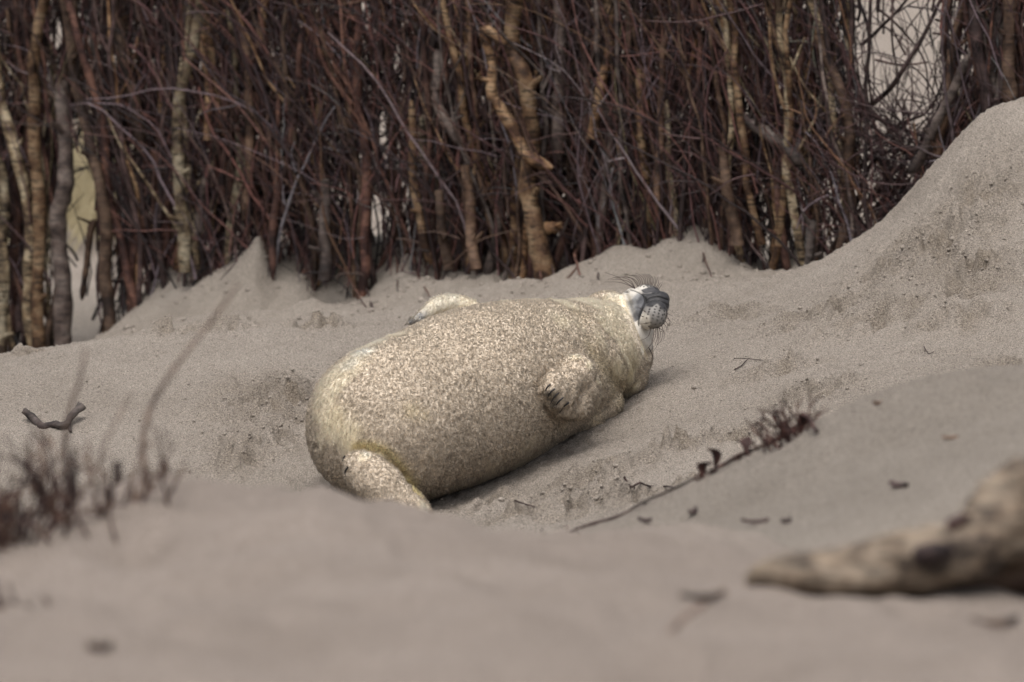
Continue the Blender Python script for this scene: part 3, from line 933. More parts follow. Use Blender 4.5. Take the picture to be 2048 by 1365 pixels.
named = [
    ([(-8, 90), (20, 250), (50, 420), (62, 560), (75, 720)], 27, M_PALE, 'p'), ([(88, -60), (75, 150), (72, 400), (80, 710)], 27, M_OCHRE, 'p'),
    ([(130, -60), (150, 150), (160, 230), (190, 310), (215, 400), (212, 560), (225, 690)], 24, M_BROWN, 'p'), ([(118, 160), (132, 350), (118, 480), (124, 720)], 36, M_GREYBARK, 'p'),
    ([(405, -60), (388, 50), (372, 150), (362, 240), (355, 330), (358, 430), (362, 545)], 24, M_PALE, 'p'), ([(-10, 300), (4, 450), (6, 740)], 24, M_PALE, 'p'),
    ([(225, -60), (240, 60), (262, 180), (280, 300)], 26, M_BROWN, 'b'),
    ([(1038, -60), (1022, 80), (1045, 160), (1055, 280), (1065, 380), (1080, 470), (1094, 570)], 36, M_OCHRE, 'p'),
    ([(1015, 90), (975, 62), (984, 130), (990, 190), (1012, 240), (1040, 285), (1058, 310), (1100, 338)], 23, M_OCHRE, 'b'),
    ([(1108, -60), (1112, 150), (1120, 200), (1126, 320)], 27, M_GREYBARK, 'b'), ([(1282, 120), (1285, 250), (1292, 400), (1286, 520)], 16, M_OCHRE, 'b'), ([(1340, 200), (1345, 400), (1350, 520)], 15, M_PALE, 'b'),
    ([(1452, 290), (1460, 400), (1466, 490)], 24, M_BROWN, 'p'), ([(1640, 70), (1680, 170), (1696, 250), (1702, 340), (1686, 420), (1668, 520)], 23, M_BROWN, 'p'),
    ([(1600, 100), (1578, 200), (1582, 290), (1560, 330), (1568, 420), (1586, 560)], 18, M_RED, 'b'), ([(1478, 228), (1530, 268), (1610, 330)], 24, M_GREYBARK, 'b'),
    ([(1935, 110), (1905, 210), (1862, 300), (1822, 350)], 20, M_GREYBARK, 'b'), ([(2028, -60), (2012, 180), (2020, 260)], 26, M_BROWN, 'b'), ([(1950, -60), (1968, 120), (1975, 250)], 24, M_DARK, 'b'),
    ([(606, 60), (590, 200), (572, 330), (560, 400), (552, 560)], 14, M_RED, 'b'), ([(815, 200), (825, 330), (850, 470), (868, 530)], 17, M_OCHRE, 'b'), ([(418, 120), (425, 200), (450, 230), (475, 262)], 12, M_RED, 'b'),
    ([(880, 380), (895, 470), (900, 540)], 20, M_BROWN, 'p'), ([(930, 330), (940, 440), (958, 540)], 22, M_BROWN, 'p'), ([(330, 90), (328, 180), (326, 230)], 10, M_OCHRE, 'b'), ([(1625, 440), (1622, 560)], 20, M_GREYBARK, 'p'),
    ([(690, -60), (686, 120), (695, 260)], 16, M_BROWN, 'b'), ([(870, 100), (890, 200), (930, 290)], 22, M_GREYBARK, 'b'), ([(1870, 340), (1872, 270), (1890, 220)], 20, M_BROWN, 'b'), ([(1060, 480), (1080, 460), (1115, 455)], 22, M_OCHRE, 'b'),
    ([(850, 230), (853, 330)], 18, M_PALE, 'b'), ([(170, 600), (182, 470), (188, 440)], 16, M_BROWN, 'b'), ([(280, 690), (262, 560), (285, 420)], 20, M_RED, 'b'), ([(1150, 380), (1165, 520)], 18, M_DARK, 'b'),
    ([(655, 360), (640, 470), (648, 560)], 24, M_GREYBARK, 'p'), ([(1330, 60), (1318, 200), (1322, 420)], 14, M_BROWN, 'b'), ([(480, 20), (500, 200), (494, 440)], 18, M_BROWN, 'b'),
]
rg = np.random.default_rng(5)
count = 0
for pts, wpx, mat, kind in named:
    off = rg.uniform(-0.24, -0.19) if kind == 'p' else rg.uniform(-0.21, -0.14)
    if pts[0][0] in (1038, 1015):
        off = -0.25 - (0.02 if kind == 'b' else 0)
    rows = np.array([FP(a, b, off) for a, b in pts])
    n = 28
    rows[1:-1] += rg.normal(0, .006, (len(rows) - 2, 3))
    path = wavy(spline(rows, n), 0.010, rg)
    r0 = wpx / 2 * 15.4 / FPX
    rad = r0 * np.linspace(.85, 1.1, n) * (1 + 0.05 * np.sin(np.linspace(0, 9, n) + rg.random() * 6) + rg.uniform(-.09, .09, n))
    if kind == 'b':
        rad[:2] *= [.35, .8]; rad[-2:] *= [.8, .3]
    T = Tubes().add(path, rad, 10, rough=0.09, rg=rg)
    # knots and broken side stubs
    for _ in range(rg.integers(1, 4)):
        k = rg.integers(3, n - 3)
        dirn = np.array([rg.uniform(-1, 1), -0.5, rg.uniform(0.1, 0.9)]); dirn /= np.linalg.norm(dirn)
        L = rg.uniform(0.02, 0.05)
        T.add(np.array([path[k], path[k] + dirn * (r0 + L * .5), path[k] + dirn * (r0 + L)]), [r0 * .5, r0 * .35, r0 * .22], 6)
    fpart('birch_stem' if kind == 'p' else 'branch', T.mesh('birch_stem', mat))
    count += 1

mats = [M_RED, M_DARK, M_BROWN, M_GREYBARK, M_OCHRE, M_PALE]
while count < 292:
    px = rg.uniform(-120, 2170)
    left = px < 330
    off = abs(rg.normal(0, 0.14)) - 0.20
    base = FP(px, 650, off)
    gz = ground_z(base[0], base[1])
    rise = rg.uniform(0.9, 1.75)
    z0 = gz - 0.06 if rg.random() < 0.7 else gz + rg.uniform(0, 0.7)
    lean = rg.normal(0, 0.10)
    r0 = rg.choice([rg.uniform(0.004, 0.007), rg.uniform(0.006, 0.010), rg.uniform(0.009, 0.014)], p=[.38, .36, .26] if not left else [.25, .35, .40])
    n = 22
    t = np.linspace(0, 1, n)
    path = np.stack([base[0] + lean * rise * t + rg.normal(0, .03) * t * t, base[1] + rg.normal(0, .05) * t, z0 + rise * t], -1)
    path[:, 0] += np.cumsum(np.cumsum(rg.normal(0, 0.0022, n))) * .6
    path = wavy(path, 0.016, rg)
    if in_zone(path):
        continue
    p = [.42, .26, .17, .08, .04, .03] if not left else [.25, .2, .25, .12, .1, .08]
    mat = mats[rg.choice(6, p=p)]
    if r0 > 0.009 and not left:
        mat = mats[rg.choice([2, 3, 4, 0, 4, 5])]
    rad = r0 * np.linspace(1.1, 0.6, n) * (1 + rg.uniform(-.08, .08, n))
    T = Tubes().add(path, rad, 7, rough=0.05, rg=rg)
    for _ in range(rg.integers(2, 7)):
        k = rg.integers(3, n - 2)
        sgn = rg.choice([-1, 1])
        L = rg.uniform(0.12, 0.6); m = 9
        tt = np.linspace(0, 1, m)
        an = rg.uniform(0.2, 0.9)
        sp = path[k] + np.stack([sgn * L * math.sin(an) * tt * (1 - .3 * tt), rg.normal(0, .1) * L * tt, L * math.cos(an) * tt + .1 * L * tt ** 2], -1)
        sp = wavy(sp, 0.014, rg)
        if not in_zone(sp):
            T.add(sp, r0 * np.linspace(.55, .2, m), 5)
    fpart('branch', T.mesh('branch', mat))
    count += 1

# fine brushwood, past counting
TW = Tubes()
pal = np.array([(0.026, 0.014, 0.014), (0.060, 0.027, 0.026), (0.120, 0.050, 0.040), (0.12, 0.085, 0.095), (0.085, 0.048, 0.034), (0.15, 0.11, 0.115), (0.15, 0.075, 0.038)])
pw = [.26, .28, .17, .12, .1, .04, .03]
made = 0
while made < 7500:
    px = rg.uniform(-140, 2190)
    py = rg.uniform(-150, 560)
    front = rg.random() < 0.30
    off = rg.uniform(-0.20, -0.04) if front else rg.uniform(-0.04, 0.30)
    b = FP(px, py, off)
    gz = ground_z(b[0], b[1]) if py > 400 else -9
    L = rg.uniform(0.2, 0.85); m = 13
    t = np.linspace(0, 1, m)
    u = rg.random()
    an = rg.normal(0, 0.17) if u < 0.84 else (rg.normal(0, 0.7) if u < 0.97 else rg.normal(0, 1.3))
    if abs(an) > 0.55:
        L *= 0.45
    a_ = an + rg.normal(0, 0.45) * t + np.cumsum(rg.normal(0, 0.13, m))
    dx = np.cumsum(np.sin(a_)) * L / m; dz = np.cumsum(np.cos(a_)) * L / m
    path = b + np.stack([dx, rg.normal(0, .10) * L * t, dz - L * 0.5], -1)
    if py > 380 and path[0][2] < gz - 0.05:
        path[:, 2] += gz - 0.05 - path[0][2]
    if in_zone(path) and rg.random() < 0.985:
        continue
    r0 = rg.uniform(0.0010, 0.0030) if rg.random() < .8 else rg.uniform(0.003, 0.0058)
    c = pal[rg.choice(len(pal), p=pw)] * math.exp(rg.normal(0, .45))
    c = c * (1.0 if front else 0.32) * (0.55 if abs(an) > .35 else 1.0)  # back twigs darker: shade inside the fence put into their colour
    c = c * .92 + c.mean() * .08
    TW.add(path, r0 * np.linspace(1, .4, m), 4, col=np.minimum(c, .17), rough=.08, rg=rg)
    if front:
        for _ in range(rg.integers(0, 4) if abs(an) < .5 else 0):
            k = rg.integers(2, m - 2); q = 6; sL = rg.uniform(.04, .16)
            sa = a_[k] + rg.choice([-1, 1]) * rg.uniform(.4, 1.1) + np.cumsum(rg.normal(0, .15, q))
            TW.add(path[k] + np.stack([np.cumsum(np.sin(sa)) * sL / q, np.zeros(q), np.cumsum(np.cos(sa)) * sL / q], -1), r0 * np.linspace(.6, .25, q), 4, col=np.minimum(c, .17))
    made += 1
for pts, wpx in (([(1735, 215), (1790, 160), (1850, 60), (1900, -40)], 11), ([(1700, 150), (1750, 225), (1800, 255), (1880, 285)], 12), ([(1725, 90), (1760, 60), (1800, 20), (1850, -50)], 8), ([(1740, 300), (1800, 250), (1850, 225), (1885, 150)], 7),
                 ([(1720, 330), (1770, 285), (1830, 300), (1900, 240)], 9), ([(1745, 120), (1800, 130), (1860, 125)], 5), ([(1760, 20), (1800, 60), (1840, 120), (1855, 200)], 5), ([(1700, 420), (1740, 330), (1800, 300), (1870, 320)], 10), ([(1750, 380), (1800, 330), (1860, 260)], 12),
                 ([(1790, -40), (1786, 60), (1800, 150), (1790, 240)], 5), ([(1740, 430), (1775, 380), (1790, 320), (1785, 260)], 9)):
    rows = np.array([FP(a_, b_, rg.uniform(-.15, 0)) for a_, b_ in pts])
    path = wavy(spline(rows, 24), 0.008, rg); r0 = wpx / 2 * 14.9 / FPX
    T = Tubes().add(path, r0 * np.linspace(1.1, .6, 24), 7, rough=.06, rg=rg)
    for _ in range(5):
        k = rg.integers(3, 21); m = 7; L = rg.uniform(.05, .16); an = rg.uniform(-2, 2)
        a_ = an + rg.normal(0, .6) * np.linspace(0, 1, m)
        T.add(path[k] + np.stack([np.cumsum(np.sin(a_)) * L / m, rg.normal(0, .2) * L * np.linspace(0, 1, m), np.cumsum(np.cos(a_)) * L / m], -1), r0 * np.linspace(.5, .2, m), 5)
    fpart('branch', T.mesh('branch', M_DARK))
# twig tangles across the gap on the right and beside it
for k in range(230):
    dens = rg.random()
    px, py = (rg.uniform(1735, 1890), rg.uniform(-60, 260)) if dens < .10 else (rg.uniform(1730, 1930), rg.uniform(225, 450))
    b = FP(px, py, rg.uniform(-0.15, 0.1))
    m = 12; L = rg.uniform(0.1, 0.38); t = np.linspace(0, 1, m)
    a_ = rg.uniform(-2.2, 2.2) + rg.normal(0, 1.0) * t
    path = b + np.stack([np.cumsum(np.sin(a_)) * L / m, rg.normal(0, .1) * t * L, np.cumsum(np.cos(a_)) * L / m], -1)
    path = wavy(path, 0.004, rg)
    TW.add(path, rg.uniform(0.001, 0.0026) * np.linspace(1, .5, m), 4, col=np.array((0.035, 0.018, 0.018)) * rg.uniform(.6, 1.8))
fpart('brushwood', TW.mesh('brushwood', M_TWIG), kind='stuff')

# twigs that splay out of the fence foot and touch the bank
splay = [[(801, 440), (822, 500), (842, 560), (864, 602)], [(700, 470), (718, 540), (735, 590), (754, 628)], [(645, 500), (700, 560), (742, 628)], [(948, 420), (985, 500), (1020, 545), (1045, 580)], [(1030, 540), (1060, 560), (1085, 590)], [(1055, 470), (1072, 530), (1086, 572)],
         [(1185, 480), (1192, 530), (1196, 560)], [(1150, 500), (1160, 560)], [(1478, 450), (1500, 490), (1545, 545)], [(1380, 460), (1405, 500), (1428, 560)], [(1390, 480), (1420, 505), (1442, 520)], [(540, 420), (534, 540), (530, 605)], [(560, 520), (556, 580), (562, 618)], [(610, 540), (615, 600), (613, 615)],
         [(790, 500), (793, 560), (800, 603)], [(895, 510), (888, 545), (876, 566)], [(1100, 510), (1110, 560)], [(1240, 470), (1262, 520)], [(1300, 430), (1310, 505)], [(1450, 470), (1462, 530)], [(470, 470), (478, 548)], [(430, 480), (422, 560)], [(720, 560), (700, 620), (690, 640)], [(690, 520), (730, 600), (738, 640)]]
for pts in splay:
    n = len(pts)
    rows = []
    for i, (a_, b_) in enumerate(pts):
        off = -0.10 - 0.5 * (i / (n - 1)) ** 1.5 * 0.6
        rows.append(FP(a_, b_, off))
    tip = ground_hit(pts[-1][0], pts[-1][1], 13.7, 16.3)
    rows[-1] = np.array(tip) + [0, 0, -0.01]
    m = 14
    path = wavy(spline(rows, m), 0.004, rg)
    r0 = rg.uniform(0.003, 0.0052)
    T = Tubes().add(path, r0 * np.linspace(1.1, .5, m), 6)
    for _ in range(2):
        k = rg.integers(4, m - 3)
        sp = path[k] + np.outer(np.linspace(0, 1, 6), [rg.uniform(-.05, .05), -.02, -rg.uniform(.03, .08)])
        T.add(sp, r0 * np.linspace(.5, .2, 6), 5)
    fpart('branch', T.mesh('branch', M_DARK if rg.random() < .7 else M_RED))

# ------------------------------------------------------------------ loose sticks on the sand
def stick(name, rows_px, r0, mat, label, cat='stick', lift=0.4, side=(), sub=0.0, group=None, yr=(9.0, 14.2), rough=.08, taper=.7):
    rows = [np.array(ground_hit(a_, b_, *yr)) + [0, 0, r0 * lift + (h if h else 0)] for (a_, b_, h) in rows_px]
    m = 16
    path = wavy(spline(rows, m), r0 * .6, rg)
    T = Tubes().add(path - rows[0], r0 * np.linspace(1, taper, m) * (1 + rg.uniform(-.12, .12, m)), 8, rough=rough, rg=rg)
    for s in side:
        q = [np.array(ground_hit(a_, b_, *yr)) + [0, 0, r0 * lift + h] for (a_, b_, h) in s]
        T.add(spline(q, 8) - rows[0], r0 * np.linspace(.8, .4, 8), 6, rough=rough, rg=rg)
    o = link(name, T.mesh(name, mat), label=label, category=cat)
    o.location = tuple(rows[0])
    if group:
        o['group'] = group
    return o


stick('forked_stick', [(52, 842, .016), (68, 850, .008), (90, 861, .002), (112, 858, .003), (135, 860, .006), (146, 848, .014), (164, 838, .022)], 0.0082, M_GREYBARK, 'short knobbly forked brown stick lying on the open sand', side=[[(136, 856, .008), (141, 868, .0)]], taper=1.15, rough=.28)
stick('twig', [(1469, 750, .002), (1482, 738, .004), (1497, 725, .008)], 0.0013, M_DARK, 'thin dark twig lying slanted on the sand slope beside the pup', 'twig', group='small twigs on the sand')
stick('twig', [(1848, 703, .004), (1857, 710, .002), (1868, 714, .001)], 0.0013, M_DARK, 'tiny curved black twig alone high on the right sand slope', 'twig', group='small twigs on the sand')
stick('twig', [(1248, 985, .003), (1262, 986, .003), (1278, 982, .006), (1300, 982, .006), (1330, 980, .003), (1352, 981, .0)], 0.0026, M_DARK, 'long dark twig lying flat where the middle mound begins', 'twig', side=[[(1270, 983, .004), (1268, 994, .0)]], group='small twigs on the sand')
stick('twig', [(1030, 1015, .002), (1050, 1021, .004), (1072, 1018, .001)], 0.0018, M_DARK, 'short dark twig half buried below the pup\'s flank', 'twig', group='small twigs on the sand')
stick('twig', [(1468, 724, .002), (1490, 722, .003), (1525, 723, .002)], 0.0009, M_DARK, 'hair-thin twig lying level above the slanted twig', 'twig', group='small twigs on the sand')

# ------------------------------------------------------------------ dark dry plant scraps on the middle mound
def dry_plant(name, cpx, cpy, yr, n, hmin, hmax, spread, label, mat, r=0.0022, group=None, lean=0.0, leaf=0, cat='dead plant', reach=1.0):
    base = np.array(ground_hit(cpx, cpy, *yr))
    root = empty(name, tuple(base), label=label, category=cat)
    if group:
        root['group'] = group
    for i in range(n):
        ox, oy = rg.normal(0, spread), rg.normal(0, spread * .6)
        bx, by = base[0] + ox, base[1] + oy
        bz = ground_z(bx, by) - 0.01 - base[2]
        L = rg.uniform(hmin, hmax); m = 10; t = np.linspace(0, 1, m)
        an = rg.normal(lean, .45) * reach; cu = rg.normal(0, .5)
        a_ = an + cu * t
        path = np.array([ox, oy, bz]) + np.stack([np.cumsum(np.sin(a_)) * L / m, rg.normal(0, .3) * L * t, np.cumsum(np.cos(a_)) * L / m], -1)
        T = Tubes().add(path, r * rg.uniform(.7, 1.4) * np.linspace(1, .4, m), 5)
        for _ in range(3):
            k = rg.integers(2, m - 1); sL = L * rg.uniform(.15, .4); sa = a_[k] + rg.choice([-1, 1]) * rg.uniform(.4, 1.0)
            sp = path[k] + np.outer(np.linspace(0, 1, 5), [math.sin(sa) * sL, rg.normal(0, .3) * sL, math.cos(sa) * sL])
            T.add(sp, r * np.linspace(.7, .3, 5), 4)
        link('stem', T.mesh('stem', mat), root)
    for i in range(leaf):
        # curled dead leaf: a bent, thick little blade
        ox, oy = rg.normal(0, spread * .8), rg.normal(0, spread * .5)
        L = rg.uniform(.02, .045); W = L * rg.uniform(.25, .45)
        u = np.linspace(0, 1, 8); v = np.linspace(-1, 1, 5)
        U, Vv = np.meshgrid(u, v, indexing='ij')
        prof = np.sin(math.pi * U) ** .7
        X = U * L; Yy = Vv * W * prof; Z_ = .35 * L * np.sin(U * 2.5) + W * .8 * (Vv ** 2) * prof
        th = .0008
        top = np.stack([X, Yy, Z_], -1).reshape(-1, 3); bot = top - [0, 0, th]
        idx = np.arange(40).reshape(8, 5)
        q = np.stack([idx[:-1, :-1], idx[1:, :-1], idx[1:, 1:], idx[:-1, 1:]], -1).reshape(-1, 4)
        Vx = np.vstack([top, bot]); Fx = np.vstack([q, q[:, ::-1] + 40])
        az, el = rg.uniform(0, 6.28), rg.uniform(-.2, 1.2)
        Rm = np.array(Matrix.Rotation(az, 3, 'Z') @ Matrix.Rotation(-el, 3, 'Y'))
        Vx = Vx @ Rm.T + [ox, oy, ground_z(base[0] + ox, base[1] + oy) - base[2] + rg.uniform(0, hmin * .5)]
        link('leaf', make_mesh('leaf', Vx, Fx.ravel(), np.full(len(Fx), 4), mat), root)
    return root


M_DEADLEAF = mat_bark('dead_leaf', (0.015, 0.008, 0.008), (0.035, 0.016, 0.014), (0.075, 0.035, 0.028), 0.2, 60, 60)
MY = (8.6, 10.3)
dry_plant('withered_plant', 1590, 878, MY, 24, .03, .085, .016, 'largest dark red withered plant on the crest of the middle mound', M_DEADLEAF, .002, lean=-.3, leaf=4, group='withered scraps on the mound crest')
dry_plant('withered_plant', 1510, 912, MY, 12, .015, .035, .016, 'low dark withered plant on the mound crest next below the largest one', M_DEADLEAF, .002, leaf=2, reach=2, group='withered scraps on the mound crest')
dry_plant('withered_plant', 1412, 958, MY, 14, .015, .03, .012, 'small black withered clump at the lower end of the mound crest', M_DEADLEAF, .002, leaf=3, reach=2, group='withered scraps on the mound crest')
dry_plant('withered_plant', 1165, 1062, (8.7, 10.5), 7, .015, .03, .04, 'flat wiry withered strand where the mound meets the front ridge', M_DEADLEAF, .0016, reach=2.5, group='withered scraps on the mound crest')


stick('root_strand', [(1140, 1066, .001), (1190, 1054, .004), (1240, 1036, .002), (1290, 1012, .006), (1345, 984, .002), (1395, 962, .004)], .0028, M_DARK, 'long dark root strand running along the lower crest of the middle mound', 'root', side=[[(1290, 1012, .004), (1278, 1000, .02)], [(1190, 1054, .003), (1180, 1040, .012)]], yr=MY, group='root strands on the mound crest', rough=.3)
stick('root_strand', [(1425, 950, .001), (1470, 928, .006), (1520, 905, .003), (1560, 888, .007), (1600, 868, .002)], .0034, M_DEADLEAF, 'thick dark red root strand under the largest withered plant', 'root', side=[[(1480, 925, .004), (1470, 905, .02)], [(1550, 890, .004), (1535, 872, .022)]], yr=MY, group='root strands on the mound crest', rough=.35)
stick('root_strand', [(1552, 852, .030), (1570, 858, .034), (1590, 850, .045), (1606, 862, .025), (1635, 872, .004)], .0050, M_DEADLEAF, 'crooked arched root piece standing up in the largest withered plant', 'root', side=[[(1575, 856, .03), (1545, 800, .085)]], yr=MY, group='root strands on the mound crest', rough=.35)


def scrap(px, py, yr, L, W, az, label, mat, cat='bark scrap'):
    """a chip of bark: curved, with thickness and a ragged outline"""
    b = np.array(ground_hit(px, py, *yr))
    n, m = 9, 5
    u = np.linspace(-1, 1, n); v = np.linspace(-1, 1, m)
    U, Vv = np.meshgrid(u, v, indexing='ij')
    wv = W * (1 - .5 * np.abs(U) ** 3 + rg.uniform(-.15, .15, (n, 1)))
    X = U * L + rg.uniform(-.04, .04, (n, m)) * L; Yy = Vv * wv; Z_ = W * .6 * (1 - Vv ** 2) + .15 * L * U ** 2
    top = np.stack([X, Yy, Z_ + W * .3], -1).reshape(-1, 3); bot = np.stack([X, Yy, Z_ - W * .15], -1).reshape(-1, 3)
    N_ = n * m
    idx = np.arange(N_).reshape(n, m)
    q = np.stack([idx[:-1, :-1], idx[1:, :-1], idx[1:, 1:], idx[:-1, 1:]], -1).reshape(-1, 4)
    loop = list(idx[:, 0]) + list(idx[-1, 1:]) + list(idx[::-1, -1][1:]) + list(idx[0, ::-1][1:-1])
    sd = np.array([[loop[i], loop[(i + 1) % len(loop)], loop[(i + 1) % len(loop)] + N_, loop[i] + N_] for i in range(len(loop))])
    Fx = np.vstack([q, q[:, ::-1] + N_, sd])
    Rm = np.array(Matrix.Rotation(az, 3, 'Z'))
    Vx = np.vstack([top, bot]) @ Rm.T
    o = link('bark_chip', make_mesh('bark_chip', Vx, Fx.ravel(), np.full(len(Fx), 4), mat), label=label, category=cat, group='bark chips on the near sand')
    o.location = tuple(b + [0, 0, 0.002])
    return o


scrap(1797, 977, (8.5, 10.2), .019, .007, -.9, 'dark bark chip standing out alone on the middle mound face', M_DARK)
scrap(1385, 1030, (8.5, 10.2), .016, .006, 1.2, 'upright dark bark chip low on the middle mound, left of the others', M_DARK)
scrap(1510, 1052, (8.5, 10.2), .022, .005, .2, 'long flat bark chip at the foot of the middle mound', M_DARK)
scrap(1572, 1048, (8.5, 10.2), .010, .006, .8, 'small round bark chip at the foot of the middle mound', M_DARK)
scrap(1290, 1045, (8.5, 10.2), .014, .005, -.7, 'slanting bark chip near the thin end of the middle mound', M_DARK)
scrap(1900, 880, (8.5, 10.2), .014, .004, .3, 'faint bark chip high on the middle mound near the driftwood', M_BROWN)
scrap(1755, 818, (8.5, 10.2), .008, .005, .3, 'tiny bark chip on the crest of the middle mound', M_BROWN)
scrap(1990, 1255, (5, 8), .030, .007, .4, 'brown bark chip in the blurred sand below the driftwood', M_BROWN)
scrap(200, 1305, (5, 8), .014, .008, .2, 'small brown bark chip alone on the nearest sand', M_BROWN)
scrap(1405, 1205, (5, 8), .030, .007, .5, 'brown bark chip beside the tip of the driftwood', M_BROWN)

# ------------------------------------------------------------------ near, blurred plants on the left
NY = (6.4, 8.3)
M_HEATH = mat_bark('heath_stem', (0.018, 0.010, 0.010), (0.04, 0.022, 0.02), (0.11, 0.065, 0.045), 0.2, 40, 40)
dry_plant('heath_clump', 30, 1095, NY, 26, .06, .19, .04, 'dense dark red brown heath clump at the picture edge', M_HEATH, .0030, cat='shrub', group='dry heath clumps on the front ridge')
dry_plant('heath_clump', 120, 1050, NY, 16, .05, .16, .03, 'rusty brown heath clump between the edge clump and the dark stubs', M_HEATH, .0028, cat='shrub', group='dry heath clumps on the front ridge')
dry_plant('heath_clump', -70, 1120, NY, 18, .07, .17, .04, 'tall heath clump mostly cut off by the picture edge', M_HEATH, .0030, cat='shrub', group='dry heath clumps on the front ridge')
dry_plant('heath_clump', 255, 1010, NY, 9, .04, .11, .03, 'sparse low heath clump on the crest left of the stubs', M_HEATH, .0024, cat='shrub', group='dry heath clumps on the front ridge')
dry_plant('heath_clump', 25, 1215, (5.5, 8), 9, .015, .05, .03, 'small flattened heath clump lower on the front ridge face', M_HEATH, .0024, cat='shrub', reach=1.8, group='dry heath clumps on the front ridge')


def stem_thing(name, rows, Y, r0, mat, label, cat, dY=0.0, taper=.4, col=None):
    pts = [P(a_, b_, Y + dY * i / len(rows)) for i, (a_, b_) in enumerate(rows)]
    b = np.array([pts[0][0], pts[0][1], ground_z(pts[0][0], pts[0][1]) - .01])
    pts[0] = b
    m = 20
    T = Tubes().add(spline(pts, m) - b, r0 * np.linspace(1, taper, m), 7, rough=.06, rg=rg)
    o = link(name, T.mesh(name, mat), label=label, category=cat)
    o.location = tuple(b)
    return o


M_STALK = mat_bark('dry_stalk', (0.05, 0.035, 0.03), (0.12, 0.09, 0.075), (0.2, 0.15, 0.12), 0.2, 40, 20)
for rows, Y, r, lab in (
    ([(300, 1000), (285, 900), (300, 820), (340, 750), (385, 690), (440, 620), (480, 565)], 7.6, .0044, 'tallest dry stalk, bending right over the open sand'),
    ([(140, 1030), (130, 900), (140, 820), (160, 760), (172, 700)], 7.5, .0046, 'dry stalk rising straight from the heath past the forked stick'),
    ([(322, 1000), (325, 940), (318, 880), (300, 840)], 7.7, .003, 'short thin dry stalk bending left beside the tallest one'),
    ([(235, 1000), (200, 930), (230, 850), (262, 790)], 7.4, .0028, 'faint thin dry stalk between the two tall ones')):
    stem_thing('dry_stalk', rows, Y, r, M_STALK, lab, 'stalk')['group'] = 'dry stalks on the front ridge'
for rows, Y, r, lab in (
    ([(240, 1005), (237, 960), (234, 925)], 7.8, .006, 'thick dark stub poking up left of the thinner stub'),
    ([(340, 985), (335, 950), (328, 915)], 7.8, .004, 'slim dark stub between the thick one and the rightmost'),
    ([(150, 1020), (150, 970), (146, 900)], 7.7, .005, 'dark stub rising among the rusty heath')):
    stem_thing('dead_stub', rows, Y, r, M_DARK, lab, 'stub', taper=.7)['group'] = 'dark stubs on the front ridge crest'
stem_thing('reed', [(1312, 1420), (1316, 1340), (1335, 1275), (1370, 1235), (1412, 1208)], 6.2, .0045, M_STALK, 'pale bent reed arching up from the nearest sand', 'reed', dY=.1, taper=.7)

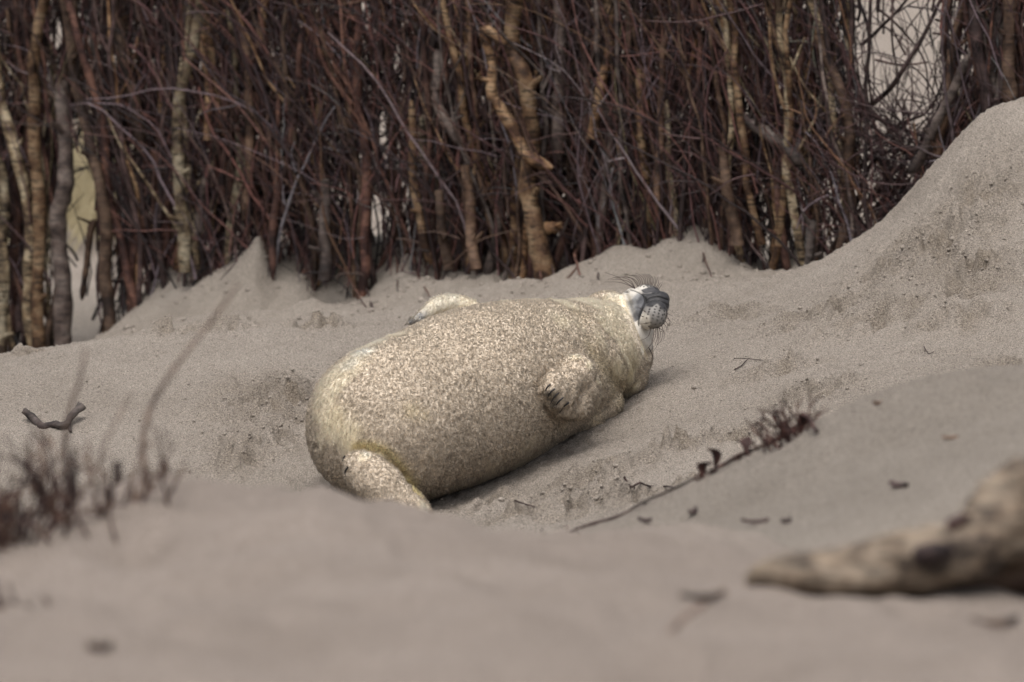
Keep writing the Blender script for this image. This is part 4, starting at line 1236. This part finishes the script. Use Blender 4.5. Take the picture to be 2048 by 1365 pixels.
# ------------------------------------------------------------------ driftwood
def build_driftwood():
    base = P(1700, 1190, 6.95)
    root = empty('driftwood', tuple(base), label='weathered brown driftwood log with dark hollows lying on the near sand', category='driftwood')
    n = 46
    rows = [(1492, 1165, 6.95, 12), (1540, 1152, 6.95, 34), (1640, 1150, 6.94, 50), (1750, 1140, 6.93, 58), (1850, 1122, 6.92, 62), (1930, 1104, 6.94, 66), (2000, 1058, 6.98, 88), (2080, 1015, 7.0, 112), (2200, 985, 7.0, 120)]
    s = spline(rows, n)
    path = np.array([P(a_, b_, c_) for a_, b_, c_, d_ in s]); rad = s[:, 3] * 6.95 / FPX
    V, F = tube(path, rad, 28)
    ctr = np.repeat(path, 28, axis=0)
    dv = V - ctr
    f = 1 + 0.34 * noise3(V * np.array([22, 22, 22]), 80) + 0.34 * noise3((V - path[0]) * np.array([14, 70, 70]), 81) + 0.2 * noise3(V * 70, 82)
    V = ctr + dv * f[:, None]
    trunk = link('trunk', make_mesh('trunk', V - base, F.ravel(), np.full(len(F), 4), M_DRIFT), root)
    rows = [(1560, 1182, 6.93, 12), (1700, 1182, 6.95, 20), (1850, 1172, 6.98, 26), (1960, 1160, 7.0, 32), (2100, 1150, 7.02, 40)]
    s = spline(rows, 30)
    path = np.array([P(a_, b_, c_) for a_, b_, c_, d_ in s]); rad = s[:, 3] * 6.9 / FPX
    V, F = tube(path, rad, 16)
    ctr = np.repeat(path, 16, axis=0); V = ctr + (V - ctr) * (1 + .35 * noise3(V * 45, 83))[:, None]
    link('root', make_mesh('root', V - base, F.ravel(), np.full(len(F), 4), M_BROWN), root)  # dark lower piece: its colour supplies the shade in the gap under the log
    rows = [(1905, 1050, 6.88, 16), (1925, 1040, 6.86, 12), (1935, 1036, 6.85, 8)]
    s = spline(rows, 8)
    path = np.array([P(a_, b_, c_) for a_, b_, c_, d_ in s]); rad = s[:, 3] * 6.9 / FPX
    V, F = tube(path, rad, 12)
    link('knot', make_mesh('knot', V - base, F.ravel(), np.full(len(F), 4), M_DARK), trunk)
    rows = [(1838, 1112, 6.875, 20), (1870, 1106, 6.86, 22), (1900, 1100, 6.87, 14)]
    s = spline(rows, 8)
    path = np.array([P(a_, b_, c_) for a_, b_, c_, d_ in s]); rad = s[:, 3] * 6.9 / FPX
    V, F = tube(path, rad, 12)
    link('knot', make_mesh('knot', V - base, F.ravel(), np.full(len(F), 4), M_DARK), trunk)


build_driftwood()

# ------------------------------------------------------------------ marram grass seen through the fence on the left
def build_far_grass():
    b = P(160, 440, 19.5)
    m_g, nt, bb = new_mat('marram')
    bb.inputs['Base Color'].default_value = (0.40, 0.34, 0.21, 1)
    T = Tubes()
    gz = ground_z(b[0], 19.5)
    for i in range(900):
        x = rg.normal(b[0], .16); y = 19.5 + rg.normal(0, .4); L = rg.uniform(.25, .62) * math.exp(-((x - b[0]) / .3) ** 2); t = np.linspace(0, 1, 6)
        an = rg.normal(0, .3); cu = rg.normal(0, .6)
        a_ = an + cu * t
        T.add(np.array([x, y, ground_z(x, y) if i % 60 == 0 else gz]) + np.stack([np.cumsum(np.sin(a_)) * L / 6, 0 * t, np.cumsum(np.cos(a_)) * L / 6], -1), .0022 * np.linspace(1, .3, 6), 3)
    o = link('grass', T.mesh('grass', m_g), kind='stuff', label='pale dune grass glimpsed through the fence', category='grass')


build_far_grass()
